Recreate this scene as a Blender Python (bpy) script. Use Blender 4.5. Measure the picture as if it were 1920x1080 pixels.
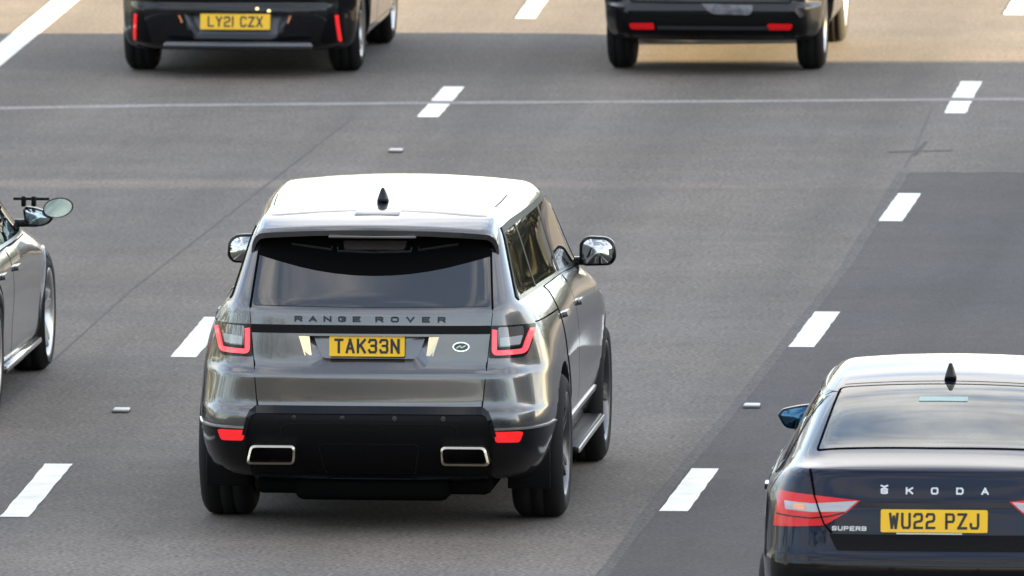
import bpy, bmesh, math, random
from mathutils import Vector, Matrix
from mathutils.bvhtree import BVHTree
from mathutils.interpolate import poly_3d_calc

random.seed(7)
for o in list(bpy.data.objects):
    bpy.data.objects.remove(o)
S = bpy.context.scene
COL = S.collection
R = math.radians

# ------------------------------------------------------------------ camera
cd = bpy.data.cameras.new('camera')
cam = bpy.data.objects.new('camera', cd)
COL.objects.link(cam)
S.camera = cam
cd.sensor_width = 36.0
cd.sensor_fit = 'HORIZONTAL'
cd.lens = 29303.5 / 1920 * 36
cd.clip_start, cd.clip_end = 1.0, 3000.0
fw = Vector((-0.07999543, 0.99248712, -0.09257458))
rt = Vector((0.99676748, 0.08034043, 0.0))
up = Vector((-0.00743748, 0.09227533, 0.99570575))
m = Matrix.Identity(4)
for i in range(3):
    m[i][0], m[i][1], m[i][2] = rt[i], up[i], -fw[i]
m[2][3] = 9.0753
cam.matrix_world = m
cd.dof.use_dof = True
cd.dof.focus_distance = 83.0
cd.dof.aperture_fstop = 10.0

# ------------------------------------------------------------------ light
SUN_EL, SUN_AZ = R(9.5), R(4.6)          # sun stands to the right, low
SKY_STRENGTH, SUN_STRENGTH, EXPOSURE = 0.075, 4.5, 3.43
sd = Vector((math.cos(SUN_AZ) * math.cos(SUN_EL), math.sin(SUN_AZ) * math.cos(SUN_EL), math.sin(SUN_EL)))
w = bpy.data.worlds.new('World')
S.world = w
w.use_nodes = True
nt = w.node_tree
sky = nt.nodes.new('ShaderNodeTexSky')
sky.sky_type = 'NISHITA'
sky.sun_disc = False
sky.sun_elevation = SUN_EL
sky.sun_rotation = math.atan2(sd.x, sd.y)
sky.air_density, sky.dust_density, sky.ozone_density = 0.8, 0.6, 1.2
bg = nt.nodes['Background']
bg.inputs[1].default_value = SKY_STRENGTH
# broken evening cloud over the clear sky
tcw = nt.nodes.new('ShaderNodeTexCoord')
mpw = nt.nodes.new('ShaderNodeMapping')
mpw.inputs['Scale'].default_value = (1, 1, 2.6)
nt.links.new(tcw.outputs['Generated'], mpw.inputs[0])
nzw = nt.nodes.new('ShaderNodeTexNoise')
nzw.inputs['Scale'].default_value = 4.6
nzw.inputs['Detail'].default_value = 7
nzw.inputs['Roughness'].default_value = 0.55
nt.links.new(mpw.outputs[0], nzw.inputs['Vector'])
mrw = nt.nodes.new('ShaderNodeMapRange')
mrw.interpolation_type = 'SMOOTHSTEP'
mrw.inputs[1].default_value, mrw.inputs[2].default_value = 0.42, 0.62
mrw.inputs[3].default_value, mrw.inputs[4].default_value = 0.08, 0.96
nt.links.new(nzw.outputs[0], mrw.inputs[0])
mxw = nt.nodes.new('ShaderNodeMix')
mxw.data_type = 'RGBA'
mxw.inputs['B'].default_value = (3.25, 3.12, 2.96, 1)
# haze thickens the cloud towards the horizon
spw = nt.nodes.new('ShaderNodeSeparateXYZ')
nt.links.new(tcw.outputs['Generated'], spw.inputs[0])
hzw = nt.nodes.new('ShaderNodeMapRange')
hzw.inputs[1].default_value, hzw.inputs[2].default_value = 0.05, 0.45
hzw.inputs[3].default_value, hzw.inputs[4].default_value = 0.40, 0.0
nt.links.new(spw.outputs['Z'], hzw.inputs[0])
mxm = nt.nodes.new('ShaderNodeMath')
mxm.operation = 'MAXIMUM'
nt.links.new(mrw.outputs[0], mxm.inputs[0])
nt.links.new(hzw.outputs[0], mxm.inputs[1])
nt.links.new(mxm.outputs[0], mxw.inputs['Factor'])
nt.links.new(sky.outputs[0], mxw.inputs['A'])
nt.links.new(mxw.outputs['Result'], bg.inputs[0])
ld = bpy.data.lights.new('sun', 'SUN')
ld.energy = SUN_STRENGTH
ld.angle = R(0.5)
ld.color = (1.0, 0.76, 0.42)
sun = bpy.data.objects.new('sun', ld)
COL.objects.link(sun)
sun.rotation_euler = sd.to_track_quat('Z', 'Y').to_euler()
S.view_settings.view_transform = 'Standard'
S.view_settings.look = 'None'
S.view_settings.exposure = EXPOSURE
S.view_settings.gamma = 1.0
S.view_settings.use_curve_mapping = False

# ------------------------------------------------------------------ materials
def mat(name, col, rough=0.5, metal=0.0, coat=0.0, spec=0.5, ior=None, emit=None, estr=0.0, noise=None, bump=None, coatrough=0.03):
    mt = bpy.data.materials.new(name)
    mt.use_nodes = True
    t = mt.node_tree
    b = t.nodes['Principled BSDF']
    I = b.inputs
    I['Base Color'].default_value = (*col, 1)
    I['Roughness'].default_value = rough
    I['Metallic'].default_value = metal
    I['Coat Weight'].default_value = coat
    I['Coat Roughness'].default_value = coatrough
    I['Specular IOR Level'].default_value = spec
    if ior: I['IOR'].default_value = ior
    if emit:
        I['Emission Color'].default_value = (*emit, 1)
        I['Emission Strength'].default_value = estr
    if noise or bump:
        tc = t.nodes.new('ShaderNodeTexCoord')
    if noise:
        sc, amp = noise
        n = t.nodes.new('ShaderNodeTexNoise')
        n.inputs['Scale'].default_value = sc
        n.inputs['Detail'].default_value = 4
        t.links.new(tc.outputs['Object'], n.inputs['Vector'])
        mr = t.nodes.new('ShaderNodeMapRange')
        mr.inputs[1].default_value, mr.inputs[2].default_value = 0.25, 0.75
        mr.inputs[3].default_value, mr.inputs[4].default_value = 1 - amp, 1 + amp
        t.links.new(n.outputs[0], mr.inputs[0])
        vm = t.nodes.new('ShaderNodeVectorMath')
        vm.operation = 'SCALE'
        vm.inputs[0].default_value = col
        t.links.new(mr.outputs[0], vm.inputs['Scale'])
        t.links.new(vm.outputs[0], I['Base Color'])
    if bump:
        sc, st = bump
        n = t.nodes.new('ShaderNodeTexNoise')
        n.inputs['Scale'].default_value = sc
        n.inputs['Detail'].default_value = 3
        t.links.new(tc.outputs['Object'], n.inputs['Vector'])
        bp = t.nodes.new('ShaderNodeBump')
        bp.inputs['Strength'].default_value = st
        bp.inputs['Distance'].default_value = 0.01
        t.links.new(n.outputs[0], bp.inputs['Height'])
        t.links.new(bp.outputs[0], I['Normal'])
    return mt

def asphalt(name, col, grain=0.58, tracks=True, bottom=False):
    mt = bpy.data.materials.new(name)
    mt.use_nodes = True
    t = mt.node_tree
    b = t.nodes['Principled BSDF']
    b.inputs['Roughness'].default_value = 0.85
    b.inputs['Specular IOR Level'].default_value = 0.35
    tc = t.nodes.new('ShaderNodeTexCoord')
    L = t.links.new
    def noise(scale, vec=(1, 1, 1), detail=4, lo=0.3, hi=0.7, a=0.8, bb=1.2):
        mp = t.nodes.new('ShaderNodeMapping')
        mp.inputs['Scale'].default_value = vec
        L(tc.outputs['Object'], mp.inputs[0])
        n = t.nodes.new('ShaderNodeTexNoise')
        n.inputs['Scale'].default_value = scale
        n.inputs['Detail'].default_value = detail
        L(mp.outputs[0], n.inputs['Vector'])
        r = t.nodes.new('ShaderNodeMapRange')
        for i, v in enumerate((lo, hi, a, bb)):
            r.inputs[i + 1].default_value = v
        L(n.outputs[0], r.inputs[0])
        return r.outputs[0], n.outputs[0]
    def mul(a, c):
        q = t.nodes.new('ShaderNodeMath'); q.operation = 'MULTIPLY'
        L(a, q.inputs[0]); L(c, q.inputs[1])
        return q.outputs[0]
    g, graw = noise(38, detail=5, a=1 - grain, bb=1 + grain)
    g2, _ = noise(9, (1, 0.5, 1), detail=3, a=0.9, bb=1.1)
    m1, _ = noise(0.9, detail=3, a=0.9, bb=1.1)
    v = mul(mul(g, g2), m1)
    if tracks:
        tr, _ = noise(1.5, (1.0, 0.025, 1), detail=2, a=0.80, bb=1.14)
        v = mul(v, tr)
        cr, _ = noise(0.8, (0.05, 1.0, 1), detail=3, a=0.93, bb=1.07)
        v = mul(v, cr)
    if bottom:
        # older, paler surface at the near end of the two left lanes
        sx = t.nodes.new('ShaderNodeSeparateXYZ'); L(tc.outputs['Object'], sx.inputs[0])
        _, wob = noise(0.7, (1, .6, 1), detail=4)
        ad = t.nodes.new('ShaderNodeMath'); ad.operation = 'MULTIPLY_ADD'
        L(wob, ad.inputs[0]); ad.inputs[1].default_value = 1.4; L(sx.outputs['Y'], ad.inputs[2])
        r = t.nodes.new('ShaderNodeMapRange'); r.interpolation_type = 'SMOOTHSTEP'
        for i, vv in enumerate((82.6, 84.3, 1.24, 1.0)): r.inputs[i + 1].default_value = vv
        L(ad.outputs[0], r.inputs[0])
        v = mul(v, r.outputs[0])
        # tan stained band across the road
        bd = t.nodes.new('ShaderNodeMath'); bd.operation = 'MULTIPLY_ADD'
        L(sx.outputs['X'], bd.inputs[0]); bd.inputs[1].default_value = -0.07
        bd.inputs[2].default_value = -105.45
        b2 = t.nodes.new('ShaderNodeMath'); b2.operation = 'ADD'
        L(bd.outputs[0], b2.inputs[0]); L(sx.outputs['Y'], b2.inputs[1])
        b3 = t.nodes.new('ShaderNodeMath'); b3.operation = 'ABSOLUTE'; L(b2.outputs[0], b3.inputs[0])
        rb = t.nodes.new('ShaderNodeMapRange'); rb.interpolation_type = 'SMOOTHSTEP'
        for i, vv in enumerate((0.12, 0.48, 1.0, 0.0)): rb.inputs[i + 1].default_value = vv
        L(b3.outputs[0], rb.inputs[0])
        rx = t.nodes.new('ShaderNodeMapRange')
        for i, vv in enumerate((-11.5, -5.8, 1.0, 0.15)): rx.inputs[i + 1].default_value = vv
        L(sx.outputs['X'], rx.inputs[0])
        bn, _ = noise(3, (1, 1, 1), detail=3, a=0.5, bb=1.0)
        band = mul(mul(rb.outputs[0], rx.outputs[0]), bn)
    hue, _ = noise(0.35, detail=2, a=0.0, bb=1.0)
    mx = t.nodes.new('ShaderNodeMix'); mx.data_type = 'RGBA'
    mx.inputs['A'].default_value = (*col, 1)
    mx.inputs['B'].default_value = (col[0] * 1.06, col[1] * 1.0, col[2] * 0.93, 1)
    L(hue, mx.inputs['Factor'])
    res = mx.outputs['Result']
    if bottom:
        m2 = t.nodes.new('ShaderNodeMix'); m2.data_type = 'RGBA'
        m2.inputs['B'].default_value = (0.190, 0.150, 0.122, 1)
        L(band, m2.inputs['Factor']); L(res, m2.inputs['A'])
        res = m2.outputs['Result']
    vm = t.nodes.new('ShaderNodeVectorMath'); vm.operation = 'SCALE'
    L(res, vm.inputs[0]); L(v, vm.inputs['Scale'])
    L(vm.outputs[0], b.inputs['Base Color'])
    bp = t.nodes.new('ShaderNodeBump')
    bp.inputs['Strength'].default_value = 0.35
    bp.inputs['Distance'].default_value = 0.006
    L(graw, bp.inputs['Height']); L(bp.outputs[0], b.inputs['Normal'])
    return mt

def paint(name, col, metal=0.75, rough=0.32, dirt=0.12, cior=1.5, spec=0.5, crough=0.04):
    mt = mat(name, col, rough, metal, coat=1.0, noise=(2.3, dirt), spec=spec)
    mt.node_tree.nodes['Principled BSDF'].inputs['Coat IOR'].default_value = cior
    mt.node_tree.nodes['Principled BSDF'].inputs['Coat Roughness'].default_value = crough
    return mt

M = dict(
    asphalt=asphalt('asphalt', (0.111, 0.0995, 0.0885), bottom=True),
    dark_asphalt=asphalt('dark_asphalt', (0.056, 0.052, 0.051), grain=0.4),
    mid_asphalt=asphalt('mid_asphalt', (0.080, 0.075, 0.072)),
    strip=asphalt('worn_strip', (0.215, 0.212, 0.206), grain=0.5, tracks=False),
    seal=mat('bitumen', (0.097, 0.090, 0.083), 0.8, spec=.2),
    seal2=mat('dark_bitumen', (0.074, 0.070, 0.066), 0.8, spec=.2),
    white=mat('road_paint', (0.74, 0.73, 0.66), 0.6, noise=(5, 0.20), bump=(60, 0.2)),
    stud=mat('stud_white', (0.5, 0.5, 0.47), 0.5),
    stud_iron=mat('stud_iron', (0.085, 0.08, 0.076), 0.85),
    grass=mat('verge_grass', (0.055, 0.052, 0.033), 0.9, noise=(1.5, 0.4)),
    leaf=mat('leaves', (0.042, 0.042, 0.024), 0.8, spec=0.2, noise=(0.6, 0.5)),
    concrete=mat('concrete', (0.30, 0.29, 0.27), 0.8, noise=(0.8, 0.15)),
    wall=mat('cladding', (0.22, 0.21, 0.20), 0.7, noise=(0.5, 0.15)),
    roofm=mat('roof_felt', (0.10, 0.10, 0.10), 0.8),
    grey=paint('warm_grey_paint', (0.102, 0.102, 0.105), 0.85, 0.24, crough=0.06),
    silver=paint('grey_paint', (0.064, 0.066, 0.070), 0.75, 0.27),
    navy=paint('navy_paint', (0.003, 0.006, 0.020), 0.15, 0.3, cior=1.30, spec=0.05),
    black=paint('black_paint', (0.005, 0.005, 0.007), 0.1, 0.3, cior=1.36, spec=0.1),
    charcoal=paint('charcoal_paint', (0.012, 0.013, 0.015), 0.3, 0.34, cior=1.36, spec=0.1),
    gloss=mat('gloss_black', (0.004, 0.004, 0.005), 0.12, spec=0.3),
    plastic=mat('black_plastic', (0.004, 0.004, 0.0045), 0.40, spec=0.10, bump=(90, 0.1)),
    rubber=mat('rubber', (0.008, 0.008, 0.008), 0.8, spec=0.25, bump=(70, 0.15)),
    matte=mat('matte_black', (0.003, 0.003, 0.003), 0.9, spec=0.03),
    gap=mat('panel_gap', (0.004, 0.004, 0.004), 0.9, spec=0.0),
    glass=mat('tinted_glass', (0.020, 0.018, 0.016), 0.02, ior=1.85),
    side_glass=mat('side_glass', (0.008, 0.009, 0.009), 0.02, ior=1.42),
    glass2=mat('green_glass', (0.066, 0.068, 0.058), 0.02, ior=1.7, noise=(3.5, 0.85)),
    mirror=mat('mirror_glass', (0.50, 0.52, 0.50), 0.02, 1.0),
    mirror3=mat('blue_mirror_glass', (0.045, 0.12, 0.20), 0.03, 1.0),
    pipe=mat('exhaust_metal', (0.48, 0.44, 0.37), 0.25, 1.0),
    mirror2=mat('aged_mirror_glass', (.42, .52, .54), .08, .9),
    glint=mat('gold_glint', (0.62, 0.48, 0.30), 0.16, 1.0),  # gold of the sun's glint put into the metal colour
    chrome=mat('chrome', (0.75, 0.74, 0.72), 0.12, 1.0),
    satin=mat('satin_metal', (0.45, 0.45, 0.45), 0.32, 1.0),
    darkmetal=mat('dark_metal', (0.10, 0.10, 0.105), 0.3, 1.0),
    rim_grey=mat('rim_grey', (0.11, 0.11, 0.115), 0.3, 0.9),
    red=mat('red_lens', (0.46, 0.004, 0.008), 0.15, spec=0.3, coat=0.15, emit=(1.0, 0.01, 0.01), estr=0.012),
    fog=mat('reflector_glow', (0.62, 0.008, 0.012), 0.1, coat=1.0, emit=(1.0, 0.02, 0.02), estr=0.05),  # red reflectors given a small glow of their own
    led=mat('red_light_bar', (0.7, 0.04, 0.06), 0.2, coat=0.3, emit=(1.0, 0.07, 0.09), estr=0.11),
    panel=mat('sky_reflection_grey', (0.05, 0.055, 0.066), 0.32, spec=.5),  # black paint greyed, the sky's reflection put into the colour
    sheen=mat('black_sheen', (0.014, 0.017, 0.026), 0.16, spec=0.8, ior=1.6),
    smoke=mat('smoked_lens', (0.06, 0.05, 0.05), 0.06, coat=1.0, ior=1.7),
    clear=mat('clear_lens', (0.30, 0.31, 0.32), 0.12, coat=1.0),
    amber=mat('amber_lens', (0.75, 0.28, 0.10), 0.1, coat=1.0),
    cyan=mat('pale_brake_lens', (0.10, 0.25, 0.23), 0.25, coat=0.3),
    yellow=mat('plate_yellow', (0.80, 0.46, 0.004), 0.4),
    ink=mat('plate_ink', (0.012, 0.012, 0.012), 0.5),
    green=mat('badge_green', (0.02, 0.06, 0.035), 0.3),
)

# ------------------------------------------------------------------ helpers
def lerp(a, b, t): return a + (b - a) * t
def tag(o, label=None, cat=None, group=None, kind=None):
    if label: o['label'] = label
    if cat: o['category'] = cat
    if group: o['group'] = group
    if kind: o['kind'] = kind
    return o

def empty(name, loc=(0, 0, 0), parent=None):
    o = bpy.data.objects.new(name, None)
    o.location = loc
    o.empty_display_size = 0.2
    COL.objects.link(o)
    if parent: o.parent = parent
    return o

def obj(name, me, m=None, parent=None, loc=None):
    if isinstance(me, bmesh.types.BMesh):
        bm = me
        me = bpy.data.meshes.new(name)
        bm.to_mesh(me)
        bm.free()
    o = bpy.data.objects.new(name, me)
    COL.objects.link(o)
    if m is not None:
        me.materials.clear()
        for q in (m if isinstance(m, (list, tuple)) else [m]):
            me.materials.append(q)
    if parent: o.parent = parent
    if loc: o.location = loc
    return o

def smooth(bm, on=True):
    for f in bm.faces: f.smooth = on
    return bm

def box(bm, x0, x1, y0, y1, z0, z1):
    v = [bm.verts.new((x, y, z)) for z in (z0, z1) for y in (y0, y1) for x in (x0, x1)]
    fs = [(0, 2, 3, 1), (4, 5, 7, 6), (0, 1, 5, 4), (2, 6, 7, 3), (0, 4, 6, 2), (1, 3, 7, 5)]
    return [bm.faces.new([v[i] for i in f]) for f in fs]

def bevelled(bm, r=0.01, seg=2):
    bmesh.ops.bevel(bm, geom=list(bm.edges), offset=r, segments=seg, profile=0.5, affect='EDGES', clamp_overlap=True)
    return smooth(bm)

def boxobj(name, b, m, parent=None, r=0.0, seg=2):
    bm = bmesh.new()
    box(bm, *b)
    if r: bevelled(bm, r, seg)
    return obj(name, bm, m, parent)

def rnd(pts, r, n=4):
    out = []
    N = len(pts)
    for i in range(N):
        p0, p, p1 = (Vector(pts[(i + k) % N]) for k in (-1, 0, 1))
        rr = r[i] if isinstance(r, (list, tuple)) else r
        a, b = (p0 - p), (p1 - p)
        d = min(rr, a.length * 0.45, b.length * 0.45)
        if d < 1e-4:
            out.append(tuple(p)); continue
        s, e = p + a.normalized() * d, p + b.normalized() * d
        for k in range(n + 1):
            t = k / n
            q = s.lerp(p, t).lerp(p.lerp(e, t), t)
            out.append((q.x, q.y))
    return out

def prism(name, pts, y0, y1, m, parent=None, bev=0.0, axis='y'):
    """closed solid: outline (x,z) swept from y0 to y1"""
    bm = bmesh.new()
    a = [bm.verts.new((p[0], y0, p[1])) for p in pts]
    b = [bm.verts.new((p[0], y1, p[1])) for p in pts]
    bm.faces.new(a); bm.faces.new(b[::-1])
    n = len(pts)
    for i in range(n):
        bm.faces.new((a[i], b[i], b[(i + 1) % n], a[(i + 1) % n]))
    bmesh.ops.recalc_face_normals(bm, faces=list(bm.faces))
    if bev:
        es = [e for e in bm.edges if len(e.link_faces) == 2 and e.calc_face_angle(0) > 0.8]
        bmesh.ops.bevel(bm, geom=es, offset=bev, segments=2, profile=0.5, affect='EDGES', clamp_overlap=True)
    return obj(name, bm, m, parent)

class Skin:
    """smooth body surface that other pieces are laid onto"""
    def __init__(self, me):
        me.calc_loop_triangles()
        self.v = [v.co.copy() for v in me.vertices]
        self.n = [v.normal.copy() for v in me.vertices]
        self.t = [tuple(t.vertices) for t in me.loop_triangles]
        self.b = BVHTree.FromPolygons(self.v, self.t)
    def _n(self, co, i):
        t = self.t[i]
        ws = poly_3d_calc([self.v[k] for k in t], co)
        n = Vector()
        for k, wt in zip(t, ws): n += self.n[k] * wt
        return n.normalized()
    def hit(self, u, v, axis):
        if axis == 'rear': o, d = Vector((u, -6, v)), Vector((0, 1, 0))
        elif axis == 'front': o, d = Vector((u, 9, v)), Vector((0, -1, 0))
        elif axis == 'right': o, d = Vector((4, u, v)), Vector((-1, 0, 0))
        elif axis == 'left': o, d = Vector((-4, u, v)), Vector((1, 0, 0))
        else: o, d = Vector((u, v, 6)), Vector((0, 0, -1))
        co, _, i, _ = self.b.ray_cast(o, d)
        if co is None:
            guess = o + d * (6 if axis in ('rear', 'front') else 3.1)
            if axis == 'rear': guess.y = -0.5
            co, _, i, _ = self.b.find_nearest(guess)
        return co, self._n(co, i)

def inside(p, poly):
    c = False
    n = len(poly)
    for i in range(n):
        (x0, y0), (x1, y1) = poly[i], poly[i - 1]
        if (y0 > p.y) != (y1 > p.y) and p.x < (x1 - x0) * (p.y - y0) / (y1 - y0) + x0: c = not c
    return c

def patch(name, sk, outline, axis, off, m, parent, holes=(), thick=None, maxlen=0.06, fine=None):
    """a panel with thickness that follows the body, proud of it by off"""
    thick = thick if thick is not None else off + 0.004
    bm = bmesh.new()
    es = []
    for lp in [outline, *holes]:
        pts = []
        n = len(lp)
        for i in range(n):
            a, b = Vector(lp[i]), Vector(lp[(i + 1) % n])
            k = max(1, int((b - a).length / maxlen + 0.5))
            pts += [a.lerp(b, j / k) for j in range(k)]
        vs = [bm.verts.new((p.x, p.y, 0)) for p in pts]
        es += [bm.edges.new((vs[i], vs[(i + 1) % len(vs)])) for i in range(len(vs))]
    bmesh.ops.triangle_fill(bm, use_beauty=True, use_dissolve=False, edges=es)
    for h in holes:
        dead = [f for f in bm.faces if inside(f.calc_center_median(), h)]
        bmesh.ops.delete(bm, geom=dead, context='FACES_ONLY')
    for e in [e for e in bm.edges if not e.link_faces]: bm.edges.remove(e)
    us = [v.co.x for v in bm.verts]; vs_ = [v.co.y for v in bm.verts]
    for ax, lo, hi, step in ((0, min(us), max(us), maxlen), (1, min(vs_), max(vs_), fine or maxlen)):
        k = int((hi - lo) / step)
        for q in range(1, k + 1):
            c = lo + (hi - lo) * q / (k + 1)
            bmesh.ops.bisect_plane(bm, geom=list(bm.verts) + list(bm.edges) + list(bm.faces), dist=1e-5,
                                   plane_co=(c, c, 0), plane_no=(1, 0, 0) if ax == 0 else (0, 1, 0))
    bmesh.ops.dissolve_degenerate(bm, dist=1e-5, edges=list(bm.edges))
    nm = {}
    for v in bm.verts:
        co, n = sk.hit(v.co.x, v.co.y, axis)
        v.co = co + n * off
        nm[v] = n
    bm.normal_update()
    fs = list(bm.faces)
    flip = sum((1 if f.normal.dot(nm[f.verts[0]]) < 0 else -1) for f in fs) > 0
    if flip: bmesh.ops.reverse_faces(bm, faces=fs)
    be = [e for e in bm.edges if len(e.link_faces) == 1]
    new = {}
    for e in be:
        for v in e.verts:
            if v not in new: new[v] = bm.verts.new(v.co - nm[v] * thick)
    for e in be:
        f = e.link_faces[0]
        a, b = e.verts
        for lp in f.loops:
            if lp.edge == e: a, b = lp.vert, lp.link_loop_next.vert
        bm.faces.new((b, a, new[a], new[b]))
    bm.verts.index_update()
    top = set(id(f) for f in fs)
    for f in bm.faces: f.smooth = id(f) in top
    bm.verts.index_update(); bm.faces.index_update()
    vn = {v.index: n for v, n in nm.items()}
    me = bpy.data.meshes.new(name)
    bm.to_mesh(me); bm.free()
    nl = [Vector((0, 0, 0))] * len(me.loops)
    for p in me.polygons:
        if p.use_smooth:
            for li in p.loop_indices: nl[li] = vn.get(me.loops[li].vertex_index, Vector((0, 0, 0)))
    me.normals_split_custom_set(nl)
    return obj(name, me, m, parent)

def ribbon(pts, wd, closed=False):
    """outline of a constant width ribbon along pts (2D), as two side lists"""
    P = [Vector(p) for p in pts]
    n = len(P)
    L, Rr = [], []
    for i in range(n):
        if closed: a, b = P[i - 1], P[(i + 1) % n]
        else: a, b = P[max(0, i - 1)], P[min(n - 1, i + 1)]
        d0 = (P[i] - a).normalized() if (P[i] - a).length > 1e-6 else (b - P[i]).normalized()
        d1 = (b - P[i]).normalized() if (b - P[i]).length > 1e-6 else d0
        n0, n1 = Vector((-d0.y, d0.x)), Vector((-d1.y, d1.x))
        mm = (n0 + n1)
        mm = mm.normalized() if mm.length > 0.1 else n1
        s = min(1.6, 1 / max(0.35, mm.dot(n1)))
        L.append(P[i] + mm * wd / 2 * s); Rr.append(P[i] - mm * wd / 2 * s)
    return L, Rr

def line(name, sk, pts, wd, axis, off, m, parent, closed=False, maxlen=0.05, thick=None, caps=True):
    """a ribbon with depth laid along a polyline on the body"""
    P = []
    n = len(pts)
    for i in range(n if closed else n - 1):
        a, b = Vector(pts[i]), Vector(pts[(i + 1) % n])
        k = max(1, int((b - a).length / maxlen + 0.5))
        P += [a.lerp(b, j / k) for j in range(k)]
    if not closed: P.append(Vector(pts[-1]))
    L, Rr = ribbon(P, wd, closed)
    thick = thick or off + 0.003
    bm = bmesh.new()
    rows = []
    for a, b in zip(L, Rr):
        row = []
        for q in (a, b):
            co, nn = sk.hit(q.x, q.y, axis)
            row.append((bm.verts.new(co + nn * off), bm.verts.new(co + nn * (off - thick))))
        rows.append(row)
    N = len(rows)
    for i in range(N if closed else N - 1):
        A, B = rows[i], rows[(i + 1) % N]
        bm.faces.new((A[0][0], A[1][0], B[1][0], B[0][0]))
        bm.faces.new((A[0][1], A[0][0], B[0][0], B[0][1]))
        bm.faces.new((A[1][0], A[1][1], B[1][1], B[1][0]))
    if not closed:
        for A in (rows[0], rows[-1]):
            bm.faces.new((A[0][0], A[0][1], A[1][1], A[1][0]))
    bmesh.ops.recalc_face_normals(bm, faces=list(bm.faces))
    c = sum((f.normal.dot(sk.hit(L[0].x, L[0].y, axis)[1]) for f in list(bm.faces)[:1]), 0)
    if c < 0: bmesh.ops.reverse_faces(bm, faces=list(bm.faces))
    return obj(name, bm, m, parent)

GL = {
 'A': [[(0, 0), (.5, 1), (1, 0)], [(.2, .3), (.8, .3)]], 'T': [[(0, 1), (1, 1)], [(.5, 1), (.5, 0)]],
 'K': [[(0, 0), (0, 1)], [(1, 1), (.08, .42)], [(.36, .6), (1, 0)]],
 '3': [[(0, .84), (.14, 1), (.86, 1), (1, .88), (1, .64), (.86, .53), (.36, .53)], [(.86, .52), (1, .4), (1, .12), (.86, 0), (.14, 0), (0, .16)]],
 'N': [[(0, 0), (0, 1), (1, 0), (1, 1)]], 'L': [[(0, 1), (0, 0), (1, 0)]], 'Y': [[(0, 1), (.5, .48), (1, 1)], [(.5, .5), (.5, 0)]],
 '2': [[(0, .84), (.14, 1), (.86, 1), (1, .88), (1, .62), (.86, .5), (.14, .42), (0, .3), (0, 0), (1, 0)]], '1': [[(.5, 0), (.5, 1)]],
 'C': [[(1, .84), (.84, 1), (.16, 1), (0, .84), (0, .16), (.16, 0), (.84, 0), (1, .16)]],
 'Z': [[(0, 1), (1, 1), (0, 0), (1, 0)]], 'X': [[(0, 1), (1, 0)], [(0, 0), (1, 1)]],
 'W': [[(0, 1), (.22, 0), (.5, .8), (.78, 0), (1, 1)]], 'U': [[(0, 1), (0, .16), (.16, 0), (.84, 0), (1, .16), (1, 1)]],
 'P': [[(0, 0), (0, 1), (.84, 1), (1, .88), (1, .58), (.84, .46), (0, .46)]], 'J': [[(1, 1), (1, .16), (.84, 0), (.16, 0), (0, .16), (0, .3)]],
 'R': [[(0, 0), (0, 1), (.84, 1), (1, .88), (1, .58), (.84, .46), (0, .46)], [(.55, .46), (1, 0)]],
 'G': [[(1, .84), (.84, 1), (.16, 1), (0, .84), (0, .16), (.16, 0), (.84, 0), (1, .16), (1, .5), (.55, .5)]],
 'E': [[(1, 1), (0, 1), (0, 0), (1, 0)], [(0, .5), (.85, .5)]], 'V': [[(0, 1), (.5, 0), (1, 1)]],
 'O': [[(.5, 1), (.16, 1), (0, .84), (0, .16), (.16, 0), (.84, 0), (1, .16), (1, .84), (.84, 1), (.5, 1)]],
 'D': [[(.3, 1), (0, 1), (0, 0), (.8, 0), (1, .2), (1, .8), (.8, 1), (.3, 1)]],
 'S': [[(1, .84), (.84, 1), (.16, 1), (0, .86), (0, .64), (.16, .52), (.84, .48), (1, .36), (1, .14), (.84, 0), (.16, 0), (0, .16)]],
 'B': [[(.3, 1), (0, 1), (0, 0), (.84, 0), (1, .12), (1, .4), (.84, .5), (0, .5)], [(.3, 1), (.84, 1), (1, .88), (1, .6), (.84, .5)]],
 'Š': None,
}
GL['Š'] = [[(x, y * .80) for x, y in p] for p in GL['S']] + [[(.0, 1.38), (.5, 1.14)], [(.5, 1.14), (1, 1.38)]]

def glyph(bm, ch, x, z, cw, chh, st, place, depth):
    """raised stroke character; place(u, v, h) maps plate coordinates to 3D"""
    lay = 0
    iw, ih = cw - st, chh - st
    if ch == '1': iw = 0
    strokes = []
    for pl in GL[ch]:
        cur = [pl[0]]
        for a, b, c in zip(pl[:-2], pl[1:-1], pl[2:]):
            cur.append(b)
            d0 = Vector(((b[0] - a[0]) * iw, (b[1] - a[1]) * ih)); d1 = Vector(((c[0] - b[0]) * iw, (c[1] - b[1]) * ih))
            if d0.dot(d1) < -0.3 * d0.length * d1.length:
                strokes.append(cur); cur = [b]
        strokes.append(cur + [pl[-1]])
    for pl in strokes:
        P = [(x + st / 2 + a * iw, z + st / 2 + b * ih) for a, b in pl]
        V = [Vector(p) for p in P]
        V[0] = V[0] + (V[0] - V[1]).normalized() * st / 2
        V[-1] = V[-1] + (V[-1] - V[-2]).normalized() * st / 2
        L, Rr = ribbon(V, st)
        h = depth + lay * 0.0006
        lay += 1
        rows = []
        for a, b in zip(L, Rr):
            rows.append([bm.verts.new(place(q.x, q.y, hh)) for q in (a, b) for hh in (h, -0.001)])
        for A, B in zip(rows[:-1], rows[1:]):
            bm.faces.new((A[0], A[2], B[2], B[0]))
            bm.faces.new((A[1], A[0], B[0], B[1]))
            bm.faces.new((A[2], A[3], B[3], B[2]))
        for A in (rows[0], rows[-1]):
            bm.faces.new((A[0], A[1], A[3], A[2]))

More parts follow.
